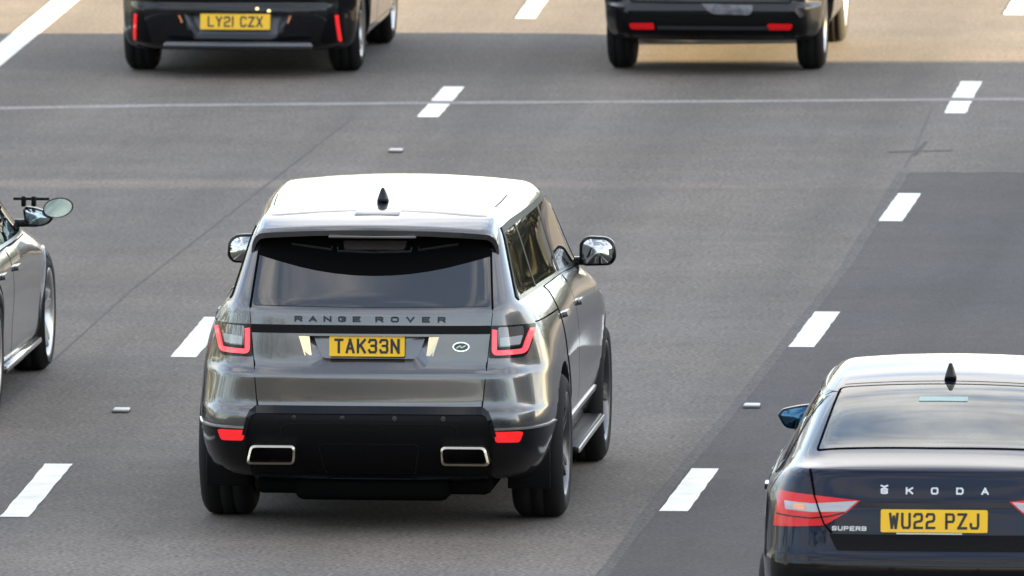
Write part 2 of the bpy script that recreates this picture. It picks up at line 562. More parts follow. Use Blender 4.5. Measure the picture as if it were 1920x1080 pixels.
def number_plate(parent, text, cx, y, z0, wd, ht, cw, gap, space, tilt=0.0, st=0.0125):
    """yellow rear plate standing proud at depth y, text raised black"""
    out = rnd([(-wd / 2, 0), (wd / 2, 0), (wd / 2, ht), (-wd / 2, ht)], 0.009, 3)
    p = prism('number_plate', out, -0.006, 0.004, M['yellow'], parent)
    p.location = (cx, y, z0)
    p.rotation_euler = (tilt, 0, 0)
    tw = sum(space if c == ' ' else (st if c == '1' else cw) + gap for c in text) - gap
    x = -tw / 2
    chh = 0.079
    for c in text:
        if c == ' ':
            x += space; continue
        bm = bmesh.new()
        glyph(bm, c, x, (ht - chh) / 2, cw, chh, st, lambda u, v, h: (u, -0.006 - h, v), 0.0012)
        x += (st if c == '1' else cw) + gap
        bmesh.ops.recalc_face_normals(bm, faces=list(bm.faces))
        obj('letter', bm, M['ink'], p)
    return p

def lettering(name, sk, parent, spec, z0, chh, cw, st, m, axis='rear', off=0.004):
    """raised emblem letters on the body: spec is a list of (char, x)"""
    for c, x in spec:
        bm = bmesh.new()
        def place(u, v, h):
            co, n = sk.hit(u, v, axis)
            return co + n * (off + h)
        glyph(bm, c, x - cw / 2, z0, cw, chh, st, place, 0.003)
        bmesh.ops.recalc_face_normals(bm, faces=list(bm.faces))
        obj(name, bm, m, parent)

# ---- car body: a box lattice whose faces are smoothed, stations from rear to front
U7 = [-1, -0.9, -0.55, 0, 0.55, 0.9, 1]
def lattice(st, rear_set=(0.30, 0.05, 0.012), front_set=(0.5, 0.14, 0.03), levels=3, creases=None):
    NI, NJ, NK = len(U7), len(st), len(st[0]['z'])
    bm = bmesh.new()
    vs = {}
    cl = bm.edges.layers.float.new('crease_edge')
    def V(i, j, k):
        key = (i, j, k)
        if key not in vs:
            s = st[j]; u = U7[i]
            a = abs(u)
            x = u * s['w'][k]; y = s['y'][k]; z = s['z'][k]
            if k == NK - 1: z += s.get('crown', 0) * (1 - u * u)
            if k == NK - 1: y -= s.get('bow', 0) * u * u * (1 if j > NJ / 2 else -1)
            sl = {1: 0, 0.9: 1, 0.55: 2, 0: 3}[a]
            if j == 0 and sl < 3:
                sc = s['set'][k] if 'set' in s else 1.0
                y += rear_set[sl] * sc
            if j == NJ - 1 and sl < 3: y -= front_set[sl]
            vs[key] = bm.verts.new((x, y, z))
        return vs[key]
    def quad(a, b, c, d): return bm.faces.new((V(*a), V(*b), V(*c), V(*d)))
    for i in range(NI - 1):
        for k in range(NK - 1):
            quad((i, 0, k), (i + 1, 0, k), (i + 1, 0, k + 1), (i, 0, k + 1))
            quad((i, NJ - 1, k), (i, NJ - 1, k + 1), (i + 1, NJ - 1, k + 1), (i + 1, NJ - 1, k))
        for j in range(NJ - 1):
            quad((i, j, 0), (i, j + 1, 0), (i + 1, j + 1, 0), (i + 1, j, 0))
            quad((i, j, NK - 1), (i + 1, j, NK - 1), (i + 1, j + 1, NK - 1), (i, j + 1, NK - 1))
    for j in range(NJ - 1):
        for k in range(NK - 1):
            quad((0, j, k), (0, j, k + 1), (0, j + 1, k + 1), (0, j + 1, k))
            quad((NI - 1, j, k), (NI - 1, j + 1, k), (NI - 1, j + 1, k + 1), (NI - 1, j, k + 1))
    inv = {v: k for k, v in vs.items()}
    for e in bm.edges:
        a, b = inv[e.verts[0]], inv[e.verts[1]]
        if a[2] == b[2]:
            kk = a[2]
            c = (creases or {}).get(kk, 0)
            if isinstance(c, tuple): c = c[0] if max(a[1], b[1]) <= c[1] else 0
            e[cl] = c
    smooth(bm)
    me = bpy.data.meshes.new('cage')
    bm.to_mesh(me); bm.free()
    o = bpy.data.objects.new('cage', me)
    COL.objects.link(o)
    md = o.modifiers.new('s', 'SUBSURF')
    md.levels = md.render_levels = levels
    dg = bpy.context.evaluated_depsgraph_get()
    r = bpy.data.meshes.new_from_object(o.evaluated_get(dg))
    bpy.data.objects.remove(o)
    return r

def cut_arches(me, arches, m_body, m_well):
    """cut round wheel wells through the body"""
    me.materials.clear(); me.materials.append(m_body); me.materials.append(m_well)
    o = bpy.data.objects.new('tmp_body', me); COL.objects.link(o)
    cut = []
    for (y, z, r, xi, xo) in arches:
        for s in (-1, 1):
            bm = bmesh.new()
            n = 40
            A, B = [], []
            for i in range(n):
                a = 2 * math.pi * i / n
                A.append(bm.verts.new((s * xi, y + r * math.cos(a), z + r * math.sin(a))))
                B.append(bm.verts.new((s * xo, y + r * math.cos(a), z + r * math.sin(a))))
            bm.faces.new(A); bm.faces.new(B[::-1])
            for i in range(n): bm.faces.new((A[i], A[(i + 1) % n], B[(i + 1) % n], B[i]))
            bmesh.ops.recalc_face_normals(bm, faces=list(bm.faces))
            for f in bm.faces: f.material_index = 1
            c = obj('tmp_cut', bm)
            c.data.materials.append(m_body); c.data.materials.append(m_well)
            cut.append(c)
            md = o.modifiers.new('b', 'BOOLEAN')
            md.operation = 'DIFFERENCE'; md.solver = 'EXACT'; md.object = c
    dg = bpy.context.evaluated_depsgraph_get()
    r = bpy.data.meshes.new_from_object(o.evaluated_get(dg))
    bpy.data.objects.remove(o)
    for c in cut: bpy.data.objects.remove(c)
    for p in r.polygons:
        p.use_smooth = p.material_index == 0
    return r

def lathe(prof, n=48, smooth_on=True):
    """profile (x, r) turned round the x axis"""
    bm = bmesh.new()
    rings = []
    for x, r in prof:
        rings.append([bm.verts.new((x, r * math.cos(2 * math.pi * i / n), r * math.sin(2 * math.pi * i / n))) for i in range(n)])
    for a, b in zip(rings[:-1], rings[1:]):
        for i in range(n): bm.faces.new((a[i], a[(i + 1) % n], b[(i + 1) % n], b[i]))
    bmesh.ops.recalc_face_normals(bm, faces=list(bm.faces))
    return smooth(bm, smooth_on)

def wheel_meshes(r, wd, rr, nsp, m_rim, twin=False, m_lip=None):
    h = wd / 2
    ty = lathe([(-h + .02, rr - .01), (-h + .004, rr + .015), (-h, (r + rr) / 2), (-h + .008, r - .035), (-h + .03, r - .008), (-h + .05, r - .001),
                (-.042, r), (-.040, r - .007), (-.030, r - .007), (-.028, r), (.028, r), (.030, r - .007), (.040, r - .007), (.042, r),
                (h - .05, r - .001), (h - .03, r - .008), (h - .008, r - .035), (h, (r + rr) / 2), (h - .004, rr + .015), (h - .02, rr - .01)])
    tm = bpy.data.meshes.new('tyre'); ty.to_mesh(tm); ty.free(); tm.materials.append(M['rubber'])
    rim = lathe([(-h + .02, rr - .012), (-.03, rr - .05), (h - .06, rr - .05), (h - .03, rr - .03), (h - .012, rr - .016), (h - .006, rr + .001), (h - .016, rr + .006)])
    for k in range(nsp):
        a0 = 2 * math.pi * k / nsp
        for da in ((-.13, .13) if twin else (0,)):
            a1 = a0 + da
            b0 = a0 + da * .4
            hw0, hw1 = (.017, .013) if twin else (.030, .022)
            pts = []
            for (rad, ang, hw, xo, xi) in ((.05, b0, hw0, h - .045, h - .085), (rr - .03, a1, hw1, h - .022, h - .06)):
                c, s = math.cos(ang), math.sin(ang)
                for t in (-hw, hw):
                    for x in (xo, xi):
                        pts.append(rim.verts.new((x, rad * c - t * s, rad * s + t * c)))
            for f in ((0, 2, 6, 4), (1, 5, 7, 3), (0, 4, 5, 1), (2, 3, 7, 6)):
                rim.faces.new([pts[i] for i in f])
    base = [rim.verts.new((h - .04, .075 * math.cos(t * math.pi / 8), .075 * math.sin(t * math.pi / 8))) for t in range(16)]
    back = [rim.verts.new((h - .09, .085 * math.cos(t * math.pi / 8), .085 * math.sin(t * math.pi / 8))) for t in range(16)]
    rim.faces.new(base)
    for i in range(16): rim.faces.new((base[i], back[i], back[(i + 1) % 16], base[(i + 1) % 16]))
    bmesh.ops.recalc_face_normals(rim, faces=list(rim.faces))
    rm = bpy.data.meshes.new('rim'); rim.to_mesh(rm); rim.free(); rm.materials.append(m_rim)
    dk = lathe([(h - .10, .06), (h - .10, rr * .72), (h - .125, rr * .72), (h - .125, .06)], 32)
    dm = bpy.data.meshes.new('disc'); dk.to_mesh(dm); dk.free(); dm.materials.append(M['darkmetal'])
    return tm, rm, dm

def add_wheels(root, meshes, ys, r, track):
    tm, rm, dm = meshes
    for y in ys:
        for s in (1, -1):
            wr = empty('wheel', (s * track, y, r), root)
            wr.rotation_euler = (random.uniform(0, 6), 0, 0) if s > 0 else (random.uniform(0, 6), 0, math.pi)
            obj('tyre', tm, None, wr); obj('rim', rm, None, wr); obj('brake_disc', dm, None, wr)

def arch_trim(sk, root, side, y, z, r0, r1, off, m, a0=-0.25, a1=math.pi + 0.25, name='arch_trim'):
    pts = []
    n = 30
    for i in range(n + 1):
        a = a0 + (a1 - a0) * i / n
        pts.append((y + (r0 + r1) / 2 * math.cos(a), z + (r0 + r1) / 2 * math.sin(a)))
    o = line(name, sk, pts, r1 - r0, side, off, m, root, maxlen=0.08, thick=off + 0.02)
    for p in o.data.polygons: p.use_smooth = True
    return o

def arc(cy, cz, r, a0, a1, n=10):
    return [(cy + r * math.cos(a0 + (a1 - a0) * i / n), cz + r * math.sin(a0 + (a1 - a0) * i / n)) for i in range(n + 1)]

def door_mirror(root, s, x0, x1, y, z0, z1, m_house, arm_to, arm_z, shape=None, glass=None):
    """housing with rounded outline, glass facing back, arm to the door"""
    cx = (x0 + x1) / 2
    hw, hh = (x1 - x0) / 2, (z1 - z0) / 2
    base = shape or [(-1, -.75), (-.75, -1), (.7, -.95), (1, -.55), (.95, .55), (.5, .95), (-.6, 1), (-1, .6)]
    out = rnd([(cx + s * a * hw, (z0 + z1) / 2 + b * hh) for a, b in base], 0.03, 3)
    c = Vector((cx, (z0 + z1) / 2))
    bm = bmesh.new()
    rows = []
    for (dy, sc) in ((0, .93), (.012, 1.0), (.06, .99), (.12, .85), (.155, .55), (.165, .2)):
        rows.append([bm.verts.new((c.x + (p[0] - c.x) * sc, y + dy, c.y + (p[1] - c.y) * sc)) for p in out])
    n = len(out)
    bm.faces.new(rows[0]); bm.faces.new(rows[-1][::-1])
    for a, b in zip(rows[:-1], rows[1:]):
        for i in range(n): bm.faces.new((a[i], b[i], b[(i + 1) % n], a[(i + 1) % n]))
    bmesh.ops.recalc_face_normals(bm, faces=list(bm.faces))
    smooth(bm)
    h = obj('door_mirror', bm, m_house, root)
    g = bmesh.new()
    sc = .82
    fr = [g.verts.new((c.x + (p[0] - c.x) * sc, y - .010 + .10 * (p[1] - c.y), c.y + (p[1] - c.y) * sc)) for p in out]
    bk = [g.verts.new((c.x + (p[0] - c.x) * sc, y + .008, c.y + (p[1] - c.y) * sc)) for p in out]
    ce = g.verts.new((c.x, y - .013, c.y))
    for i in range(n):
        f = g.faces.new((fr[i], fr[(i + 1) % n], ce)); f.smooth = True
        g.faces.new((fr[i], bk[i], bk[(i + 1) % n], fr[(i + 1) % n]))
    bmesh.ops.recalc_face_normals(g, faces=list(g.faces))
    obj('mirror_glass', g, glass or M['mirror'], h)
    a = bmesh.new()
    xs = sorted((arm_to, cx))
    box(a, xs[0], xs[1], y + .03, y + .10, arm_z - .025, arm_z + .02)
    bevelled(a, .012)
    obj('mirror_arm', a, M['gloss'], h)
    return h

def fin(root, y, z, h, ln, m):
    bm = bmesh.new()
    prof = [(0, 0, .030), (0.15, .25, .026), (.45, .62, .017), (.8, .95, .008), (.95, 1.0, .004)]
    rows = []
    for t, hh, wd in prof:
        y0, y1 = y - .02 + ln * .1 * t, y + ln * (1 - .86 * t)
        rows.append([bm.verts.new(p) for p in ((-wd, y0, z + h * hh), (0, y0 - wd * .3, z + h * hh), (wd, y0, z + h * hh), (wd, (y0 + y1) / 2, z + h * hh), (0, y1, z + h * hh), (-wd, (y0 + y1) / 2, z + h * hh))])
    for a, b in zip(rows[:-1], rows[1:]):
        for i in range(6): bm.faces.new((a[i], a[(i + 1) % 6], b[(i + 1) % 6], b[i]))
    bm.faces.new(rows[-1]); bm.faces.new(rows[0][::-1])
    bmesh.ops.recalc_face_normals(bm, faces=list(bm.faces))
    return obj('antenna_fin', smooth(bm), m, root)


# ------------------------------------------------------------------ the road
def sheet(name, pts, z, m, kind='structure', cuts=0):
    bm = bmesh.new()
    bm.faces.new([bm.verts.new((x, y, z)) for x, y in pts])
    bmesh.ops.recalc_face_normals(bm, faces=list(bm.faces))
    if list(bm.faces)[0].normal.z < 0: bmesh.ops.reverse_faces(bm, faces=list(bm.faces))
    o = obj(name, bm, m)
    o['kind'] = kind
    return o

sheet('ground', [(-1500, -1500), (1500, -1500), (1500, 1500), (-1500, 1500)], -0.15, M['grass'])
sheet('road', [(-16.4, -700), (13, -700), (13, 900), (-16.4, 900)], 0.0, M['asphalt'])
# the newer dark lane on the right and the older paler surface at the near end
edge = [(-5.87, 106.0), (-5.85, 98.9), (-5.95, 90.7), (-6.04, 85.2), (-6.07, 81), (-6.08, 60), (-6.1, 20)]
rag = [(lerp(-2.2, -5.87, k / 24), lerp(106.25, 106.0, k / 24) + random.uniform(-.05, .05)) for k in range(24)]
for a, b in zip(edge[:-1], edge[1:]):
    n = int(abs(b[1] - a[1]) / .3)
    rag += [(lerp(a[0], b[0], k / n) + random.uniform(-.006, .006), lerp(a[1], b[1], k / n)) for k in range(n)]
sheet('resurfaced_lane', rag + [(-6.1, 20), (-2.2, 20)], 0.0015, M['dark_asphalt'])
def ribbon_sheet(name, pts, wd, z, m):
    P = []
    for a, b in zip(pts[:-1], pts[1:]):
        for k in range(6): P.append(Vector(a).lerp(Vector(b), k / 6))
    P.append(Vector(pts[-1]))
    bm = bmesh.new()
    prev = None
    for i, p in enumerate(P):
        d = (P[min(i + 1, len(P) - 1)] - P[max(i - 1, 0)]).normalized()
        n = Vector((-d.y, d.x))
        wv = wd * random.uniform(.85, 1.15) / 2
        cur = (bm.verts.new((*(p + n * wv), z)), bm.verts.new((*(p - n * wv), z)))
        if prev: bm.faces.new((prev[1], cur[1], cur[0], prev[0]))
        prev = cur
    o = obj(name, bm, m)
    o['kind'] = 'structure'
    return o
ribbon_sheet('worn_lane_edge', [(x + .005, y) for x, y in edge[:6]], .07, .0021, M['mid_asphalt'])
ribbon_sheet('worn_crossing_strip', [(-16.2, 109.9), (-12.61, 110.85), (-11.49, 111.18), (-9.42, 111.59), (-7.32, 111.9), (-5.34, 112.25), (-2, 112.6)], 0.24, 0.0018, M['strip'])
ribbon_sheet('road_joint', [(-10.2, 60), (-10.2, 92.87), (-10.21, 96.92), (-10.12, 103.07), (-10.02, 110.2)], 0.012, 0.002, M['seal'])
ribbon_sheet('road_joint', [(-5.88, 106.3), (-5.9, 108.4), (-5.96, 111.3)], 0.014, 0.002, M['seal'])
ribbon_sheet('road_seal', [(-6.05, 107.62), (-5.85, 107.72), (-5.62, 107.78)], 0.10, 0.0024, M['seal2'])
ribbon_sheet('road_seal', [(-5.87, 107.35), (-5.845, 108.5)], 0.035, 0.0028, M['seal2'])

def dash(x, y0, y1, x1=None, wd=0.155):
    x1 = x if x1 is None else x1
    bm = bmesh.new()
    n = 14
    rows = []
    for i in range(n + 1):
        t = i / n
        j = random.uniform(-.004, .004)
        rows.append([bm.verts.new((lerp(x, x1, t) + j, lerp(y0, y1, t), zz)) for zz in (0.0032,)] + [bm.verts.new((lerp(x, x1, t) + wd + random.uniform(-.004, .004), lerp(y0, y1, t), 0.0032))])
    for a, b in zip(rows[:-1], rows[1:]): bm.faces.new((a[0], a[1], b[1], b[0]))
    o = obj('lane_marking', bm, M['white'])
    o['kind'] = 'structure'
for x, y0, y1, x1 in [(-5.99, 84.28, 86.52, -5.97), (-5.87, 93.59, 95.85, -5.85), (-5.82, 102.21, 104.32, -5.81), (-5.85, 110.93, 112.0, -5.865), (-5.868, 112.31, 113.81, -5.88),
                      (-5.89, 120.31, 122.5, -5.9), (-6.02, 75.2, 77.4, -6.0),
                      (-9.53, 83.7, 86.48, -9.59), (-9.52, 92.66, 95.2, -9.57), (-9.55, 101.5, 104.0, -9.57), (-9.57, 110.3, 111.46, -9.585), (-9.59, 111.73, 113.02, -9.61),
                      (-9.62, 119.63, 121.6, -9.67), (-9.5, 74.6, 77.0, -9.52)]:
    dash(x, y0, y1, x1)
o = sheet('edge_marking', [(-12.80, 60), (-13.04, 114.63), (-13.17, 121.3), (-13.3, 200), (-13.52, 200), (-13.38, 121.3), (-13.25, 114.6), (-13.0, 60)], 0.0032, M['white'])

def road_stud(x, y, label):
    root = empty('road_stud', (x, y, 0.004))
    tag(root, label, 'road stud', 'road studs between lane dashes')
    bm = bmesh.new(); box(bm, -.05, .05, -.075, .075, 0, .006); bevelled(bm, .003)
    obj('stud_base', bm, M['stud_iron'], root)
    bm = bmesh.new(); box(bm, -.046, .046, -.060, .060, .0061, .018); bevelled(bm, .006)
    obj('stud_lens', bm, M['stud'], root)
road_stud(-9.46, 107.36, 'small white road stud up the left lane line behind the grey SUV roof')
road_stud(-9.47, 89.40, 'small white road stud on the left lane line beside the grey SUV rear flank')
road_stud(-5.855, 89.95, 'small white road stud on dark asphalt beside the navy saloon mirror')

# ---- unseen roadside: building put in to throw shade, banks and trees to shape reflections
b = empty('shade_building', (47, 92, -.15))
tag(b, 'unseen long pale clad building added right of the carriageway to throw shade', 'building')
boxobj('wall', (-5, 12, -26, 27.55, 0, 12), M['wall'], b)
boxobj('roof', (-5.3, 12.3, -26.3, 27.56, 12.003, 12.3), M['roofm'], b)
for k in range(9):
    for zz in (2.0, 5.6, 9.2):
        wn = boxobj('window', (-5.06, -4.9, -24 + k * 5.6, -20.6 + k * 5.6, zz, zz + 1.9), M['glass'], b)

br = empty('overbridge', (0, -6, 0))
tag(br, 'plain concrete overbridge carrying a lane across the motorway', 'bridge')
boxobj('deck', (-24, 22, -4.5, 4.5, 5.9, 7.2), M['concrete'], br, .05)
for yy in (-4.4, 4.2): boxobj('parapet', (-24, 22, yy, yy + .2, 7.203, 8.2), M['concrete'], br)
for xx in (-19, 16): boxobj('pier', (xx, xx + 1.0, -3.5, 3.5, -.15, 5.897), M['concrete'], br)
def bank(x0, x1):
    bm = bmesh.new()
    prof = [(-28, -.2), (-6, 7.1), (6, 7.1), (28, -.2)]
    a = [bm.verts.new((x0, -6 + y, z)) for y, z in prof]
    b_ = [bm.verts.new((x1, -6 + y, z)) for y, z in prof]
    for q in range(3): bm.faces.new((a[q], a[q + 1], b_[q + 1], b_[q]))
    bm.faces.new(a); bm.faces.new(b_)
    bmesh.ops.recalc_face_normals(bm, faces=list(bm.faces))
    o = obj('embankment', bm, M['grass'])
    o['kind'] = 'structure'
bank(-160, -24.005)
bank(22.005, 160)

def leaves(n, place):
    bm = bmesh.new()
    for k in range(n):
        x, y, z, s = place()
        a = Vector((random.gauss(0, 1), random.gauss(0, 1), random.gauss(0, 1))).normalized()
        c2 = a.orthogonal().normalized()
        d2 = a.cross(c2)
        p = Vector((x, y, z))
        bm.faces.new([bm.verts.new(p + c2 * s * q0 + d2 * s * q1) for q0, q1 in ((-.5, -.3), (.1, -.6), (.6, 0), (0, .6))])
    return bm
def verge():
    y = random.uniform(-300, 330)
    h = 7 + 3.5 * math.sin(y * .11) + 2 * math.sin(y * .31 + 1)
    return random.gauss(-34, 5), y, random.uniform(0.1, 1) ** .8 * h, random.uniform(.4, 1.0)
o = obj('woodland', leaves(16000, verge), M['leaf'])
tag(o, 'unseen belt of leafy trees added along the left verge for reflections', 'woodland', kind='stuff')
def bankwood():
    x = random.choice((random.uniform(-150, -25), random.uniform(23, 150)))
    h = 8 + 4 * math.sin(x * .13) + 2 * math.sin(x * .37 + 2)
    y = -6 + random.uniform(-24, 24)
    base = 7 * max(0, 1 - abs(y + 6) / 28)
    return x, y, base + random.uniform(0.05, 1) * h, random.uniform(.5, 1.1)
def farwood():
    y = random.uniform(150, 460)
    h = 6.5 + 3 * math.sin(y * .09 + 1) + 2 * math.sin(y * .33)
    return random.gauss(27, 4), y, random.uniform(0.05, 1) ** .8 * h, random.uniform(.5, 1.1)
o = obj('verge_woodland', leaves(12000, farwood), M['leaf'])
tag(o, 'belt of leafy trees along the right verge further up the road', 'woodland', kind='stuff')
o = obj('bank_woodland', leaves(14000, bankwood), M['leaf'])
tag(o, 'unseen mass of trees added on the overbridge embankments to darken reflections', 'woodland', kind='stuff')

# ------------------------------------------------------------------ large grey SUV in the middle
def grey_suv():
    root = empty('grey_suv', (-7.455, 84.0, 0))
    tag(root, 'large warm grey SUV with private plate TAK33N in the middle lane', 'car', 'cars on the motorway')
    zR = [.27, .33, .48, .60, .663, .685, .86, .90, 1.08, 1.20, 1.24, 1.45, 1.60, 1.672]
    yR = [-.75, -.95, -1.05, -1.07, -1.06, -1.025, -1.02, -.985, -.965, -.945, -.905, -.735, -.615, -.50]
    w0 = [.80, .86, .905, .915, .905, .905, .868, .86, .836, .79, .758, .700, .664, .61]
    wS = [.84, .915, .955, .972, .975, .975, .970, .965, .925, .848, .805, .742, .695, .625]
    wM = [.84, .91, .95, .965, .965, .965, .965, .965, .95, .895, .86, .79, .738, .675]
    st = []
    st.append(dict(y=yR, z=zR, w=w0, crown=.035, set=[1, 1, 1, 1, 1, 1, 1, 1, .9, .65, .36, .22, .22, .25]))
    y1 = [-.60] * 9 + [-.64, -.68, -.56, -.46, -.36]
    st.append(dict(y=y1, z=zR, w=[lerp(a, c, .75) for a, c in zip(w0, wS)][:10] + [.782, .714, .678, .625], crown=.04))
    st.append(dict(y=[-.15] * 10 + [-.12, -.05, 0, .05], z=zR[:-1] + [1.695], w=wS, crown=.046))
    z3 = zR[:10] + [1.235, 1.45, 1.625, 1.715]
    st.append(dict(y=[.42] * 14, z=z3, w=[lerp(a, c, .5) for a, c in zip(wS, wM)], crown=.046))
    st.append(dict(y=[1.05] * 14, z=z3, w=wM, crown=.046))
    z5 = zR[:8] + [1.06, 1.17, 1.21, 1.45, 1.63, 1.712]
    st.append(dict(y=[1.75] * 10 + [1.95, 1.86, 1.80, 1.74], z=z5, w=[a + .004 for a in wM], crown=.040, bow=-.05))
    z6 = zR[:8] + [1.04, 1.11, 1.14, 1.15, 1.16, 1.17]
    st.append(dict(y=[2.4] * 10 + [2.45, 2.5, 2.55, 2.6], z=z6, w=[.84, .91, .955, .975, .98, .98, .98, .978, .962, .92, .865, .83, .79, .74], crown=.03, bow=-.1))
    z7 = zR[:8] + [.98, 1.03, 1.05, 1.07, 1.085, 1.09]
    st.append(dict(y=[2.95] * 14, z=z7, w=[.84, .92, .975, .99, .99, .99, .988, .985, .965, .905, .85, .80, .76, .70], crown=.03))
    z8 = [.27, .33, .48, .58, .64, .66, .78, .82, .88, .92, .94, .955, .965, .97]
    st.append(dict(y=[3.45] * 14, z=z8, w=[.80, .88, .92, .93, .93, .93, .92, .91, .89, .84, .81, .77, .73, .68], crown=.03))
    z9 = [.30, .34, .46, .56, .62, .65, .72, .75, .79, .82, .84, .86, .875, .88]
    st.append(dict(y=[3.62, 3.70, 3.75, 3.77, 3.77, 3.77, 3.76, 3.75, 3.73, 3.71, 3.69, 3.67, 3.65, 3.6], z=z9, w=[.72, .8, .86, .87, .87, .87, .86, .85, .83, .79, .76, .73, .7, .66], crown=.02))
    me = lattice(st, rear_set=(.27, .055, .014), creases={4: (.5, 2), 5: (.35, 2), 6: (.55, 1), 7: (.35, 1), 9: .35, 10: .35})
    sk = Skin(me)
    RW = .39
    me = cut_arches(me, [(0, RW, .455, .55, 1.4), (2.923, RW, .455, .55, 1.4)], M['grey'], M['matte'])
    obj('body', me, [M['grey'], M['matte']], root)
    add_wheels(root, wheel_meshes(RW, .285, .285, 5, M['rim_grey'], twin=True), (0, 2.923), RW, .845)
    # tailgate with its plate recess
    yb = -1.0
    gate = rnd([(-.602, .683), (.602, .683), (.622, .89), (.640, 1.075), (.652, 1.208), (-.652, 1.208), (-.640, 1.075), (-.622, .89)], [.03, .03, 0, 0, .01, .01, 0, 0])
    rec = rnd([(-.312, .884), (.297, .884), (.372, 1.064), (-.387, 1.064)], [.05, .05, .006, .006], 4)
    tg = patch('tailgate', sk, gate, 'rear', .003, M['grey'], root, holes=[rec], maxlen=.045, fine=.011)
    line('panel_gap', sk, [(-.652, 1.21), (-.641, 1.08), (-.623, .89), (-.603, .675)], .008, 'rear', .002, M['gap'], root)
    line('panel_gap', sk, [(.652, 1.21), (.641, 1.08), (.623, .89), (.603, .675)], .008, 'rear', .002, M['gap'], root)
    return root, sk, tg, rec

def plate_recess(root, sk, rec, m, depth=.045, name='plate_recess', tap=.80, dy=0.0, slope=0.0, lift=.03):
    """tray: sloping walls from the recess outline down to a back panel; the back sits deeper"""
    bm = bmesh.new()
    P = []
    n = len(rec)
    for i in range(n):
        a, b_ = Vector(rec[i]), Vector(rec[(i + 1) % n])
        k = max(1, int((b_ - a).length / .05))
        P += [a.lerp(b_, j / k) for j in range(k)]
    c = sum(P, Vector((0, 0))) / len(P)
    f0, f1 = [], []
    zt, zb_ = max(p.y for p in P), min(p.y for p in P)
    for p in P:
        co, nn = sk.hit(p.x, p.y, 'rear')
        f0.append(bm.verts.new(co + nn * (.0025 + dy)))
        q = Vector((c.x + (p.x - c.x) * tap, p.y + .003 + lift * ((zt - p.y) / (zt - zb_)) ** 3))
        co2, _ = sk.hit(q.x, q.y, 'rear')
        f1.append(bm.verts.new((q.x, co2.y + depth + dy + slope * (q.y - c.y), q.y)))
    for i in range(len(P)):
        f = bm.faces.new((f0[i], f1[i], f1[(i + 1) % len(P)], f0[(i + 1) % len(P)]))
        f.material_index = 0
    ctr = bm.faces.new(f1)
    bmesh.ops.recalc_face_normals(bm, faces=list(bm.faces))
    if ctr.normal.y > 0: bmesh.ops.reverse_faces(bm, faces=list(bm.faces))
    return obj(name, bm, m, root)

def cut_recess(o, rec, y0, y1):
    """open the body behind a plate recess"""
    c = prism('tmp_recess', rec, y0, y1, M['gap'], o.parent)
    md = o.modifiers.new('b', 'BOOLEAN')
    md.operation = 'DIFFERENCE'; md.solver = 'EXACT'; md.object = c
    dg = bpy.context.evaluated_depsgraph_get()
    r = bpy.data.meshes.new_from_object(o.evaluated_get(dg))
    o.modifiers.clear()
    o.data = r
    bpy.data.objects.remove(c)

root, sk, tg, rec = grey_suv()
body = [c for c in root.children if c.name.startswith('body')][0]
cut_recess(body, rec, -1.3, -.80)
plate_recess(root, sk, rec, M['grey'], depth=.042, slope=.12, lift=.055)
number_plate(root, 'TAK33N', -.018, -.955, .955, .405, .111, .050, .0105, .03, tilt=R(-4), st=.0135)
# metal wedges added to the recess sides; sun's gold glint is in their colour
for s in (-1, 1):
    bm = bmesh.new()
    q = []
    for x, z, dd in ((.378, 1.0625, -.006), (.345, .960, -.006), (.308, .960, .012), (.322, 1.0625, .014)):
        co, n = sk.hit(s * x - .0075, z, 'rear')
        q.append(Vector((s * x - .0075, co.y + dd, z)))
    A = [bm.verts.new(v) for v in q]; B = [bm.verts.new(v + Vector((-s * .003, .006, 0))) for v in q]
    bm.faces.new(A); bm.faces.new(B[::-1])
    for i in range(4): bm.faces.new((A[i], B[i], B[(i + 1) % 4], A[(i + 1) % 4]))
    bmesh.ops.recalc_face_normals(bm, faces=list(bm.faces))
    obj('recess_glint', bm, M['glint'], root)
# rear window, spoiler, frit and lamps
rw = patch('rear_window', sk, rnd([(-.640, 1.222), (0, 1.214), (.640, 1.222), (.617, 1.50), (.585, 1.615), (-.585, 1.615), (-.617, 1.50)], [.02, 0, .02, .02, .01, .01, .02]), 'rear', .004, M['glass'], root, maxlen=.045)
fr = [(-.612, 1.60), (-.622, 1.472)] + [(x, 1.372 + .098 * (abs(x) / .6) ** 2) for x in (-.5, -.4, -.3, -.2, -.1, 0, .1, .2, .3, .4, .5)] + [(.622, 1.472), (.612, 1.60)]
fb = patch('shade_band', sk, fr, 'rear', .0065, M['matte'], rw, maxlen=.04)  # frit band, its black also painting the spoiler's shade
patch('brake_light', sk, rnd([(-.16, 1.50), (.16, 1.50), (.175, 1.545), (-.175, 1.545)], .01), 'rear', .012, M['smoke'], rw, maxlen=.04)
for pts in ([(-.45, 1.525), (-.30, 1.508), (-.235, 1.500), (-.23, 1.515)], [(-.20, 1.512), (-.195, 1.492), (0, 1.486), (.195, 1.492), (.20, 1.512)], [(.235, 1.515), (.24, 1.500), (.30, 1.508), (.45, 1.530)]):
    line('window_trim', sk, pts, .008, 'rear', .014, M['satin'], rw, maxlen=.04)
for s in (-1, 1):
    line('panel_gap', sk, [(s * .652, 1.21), (s * .625, 1.50)], .010, 'rear', .0055, M['gap'], root)

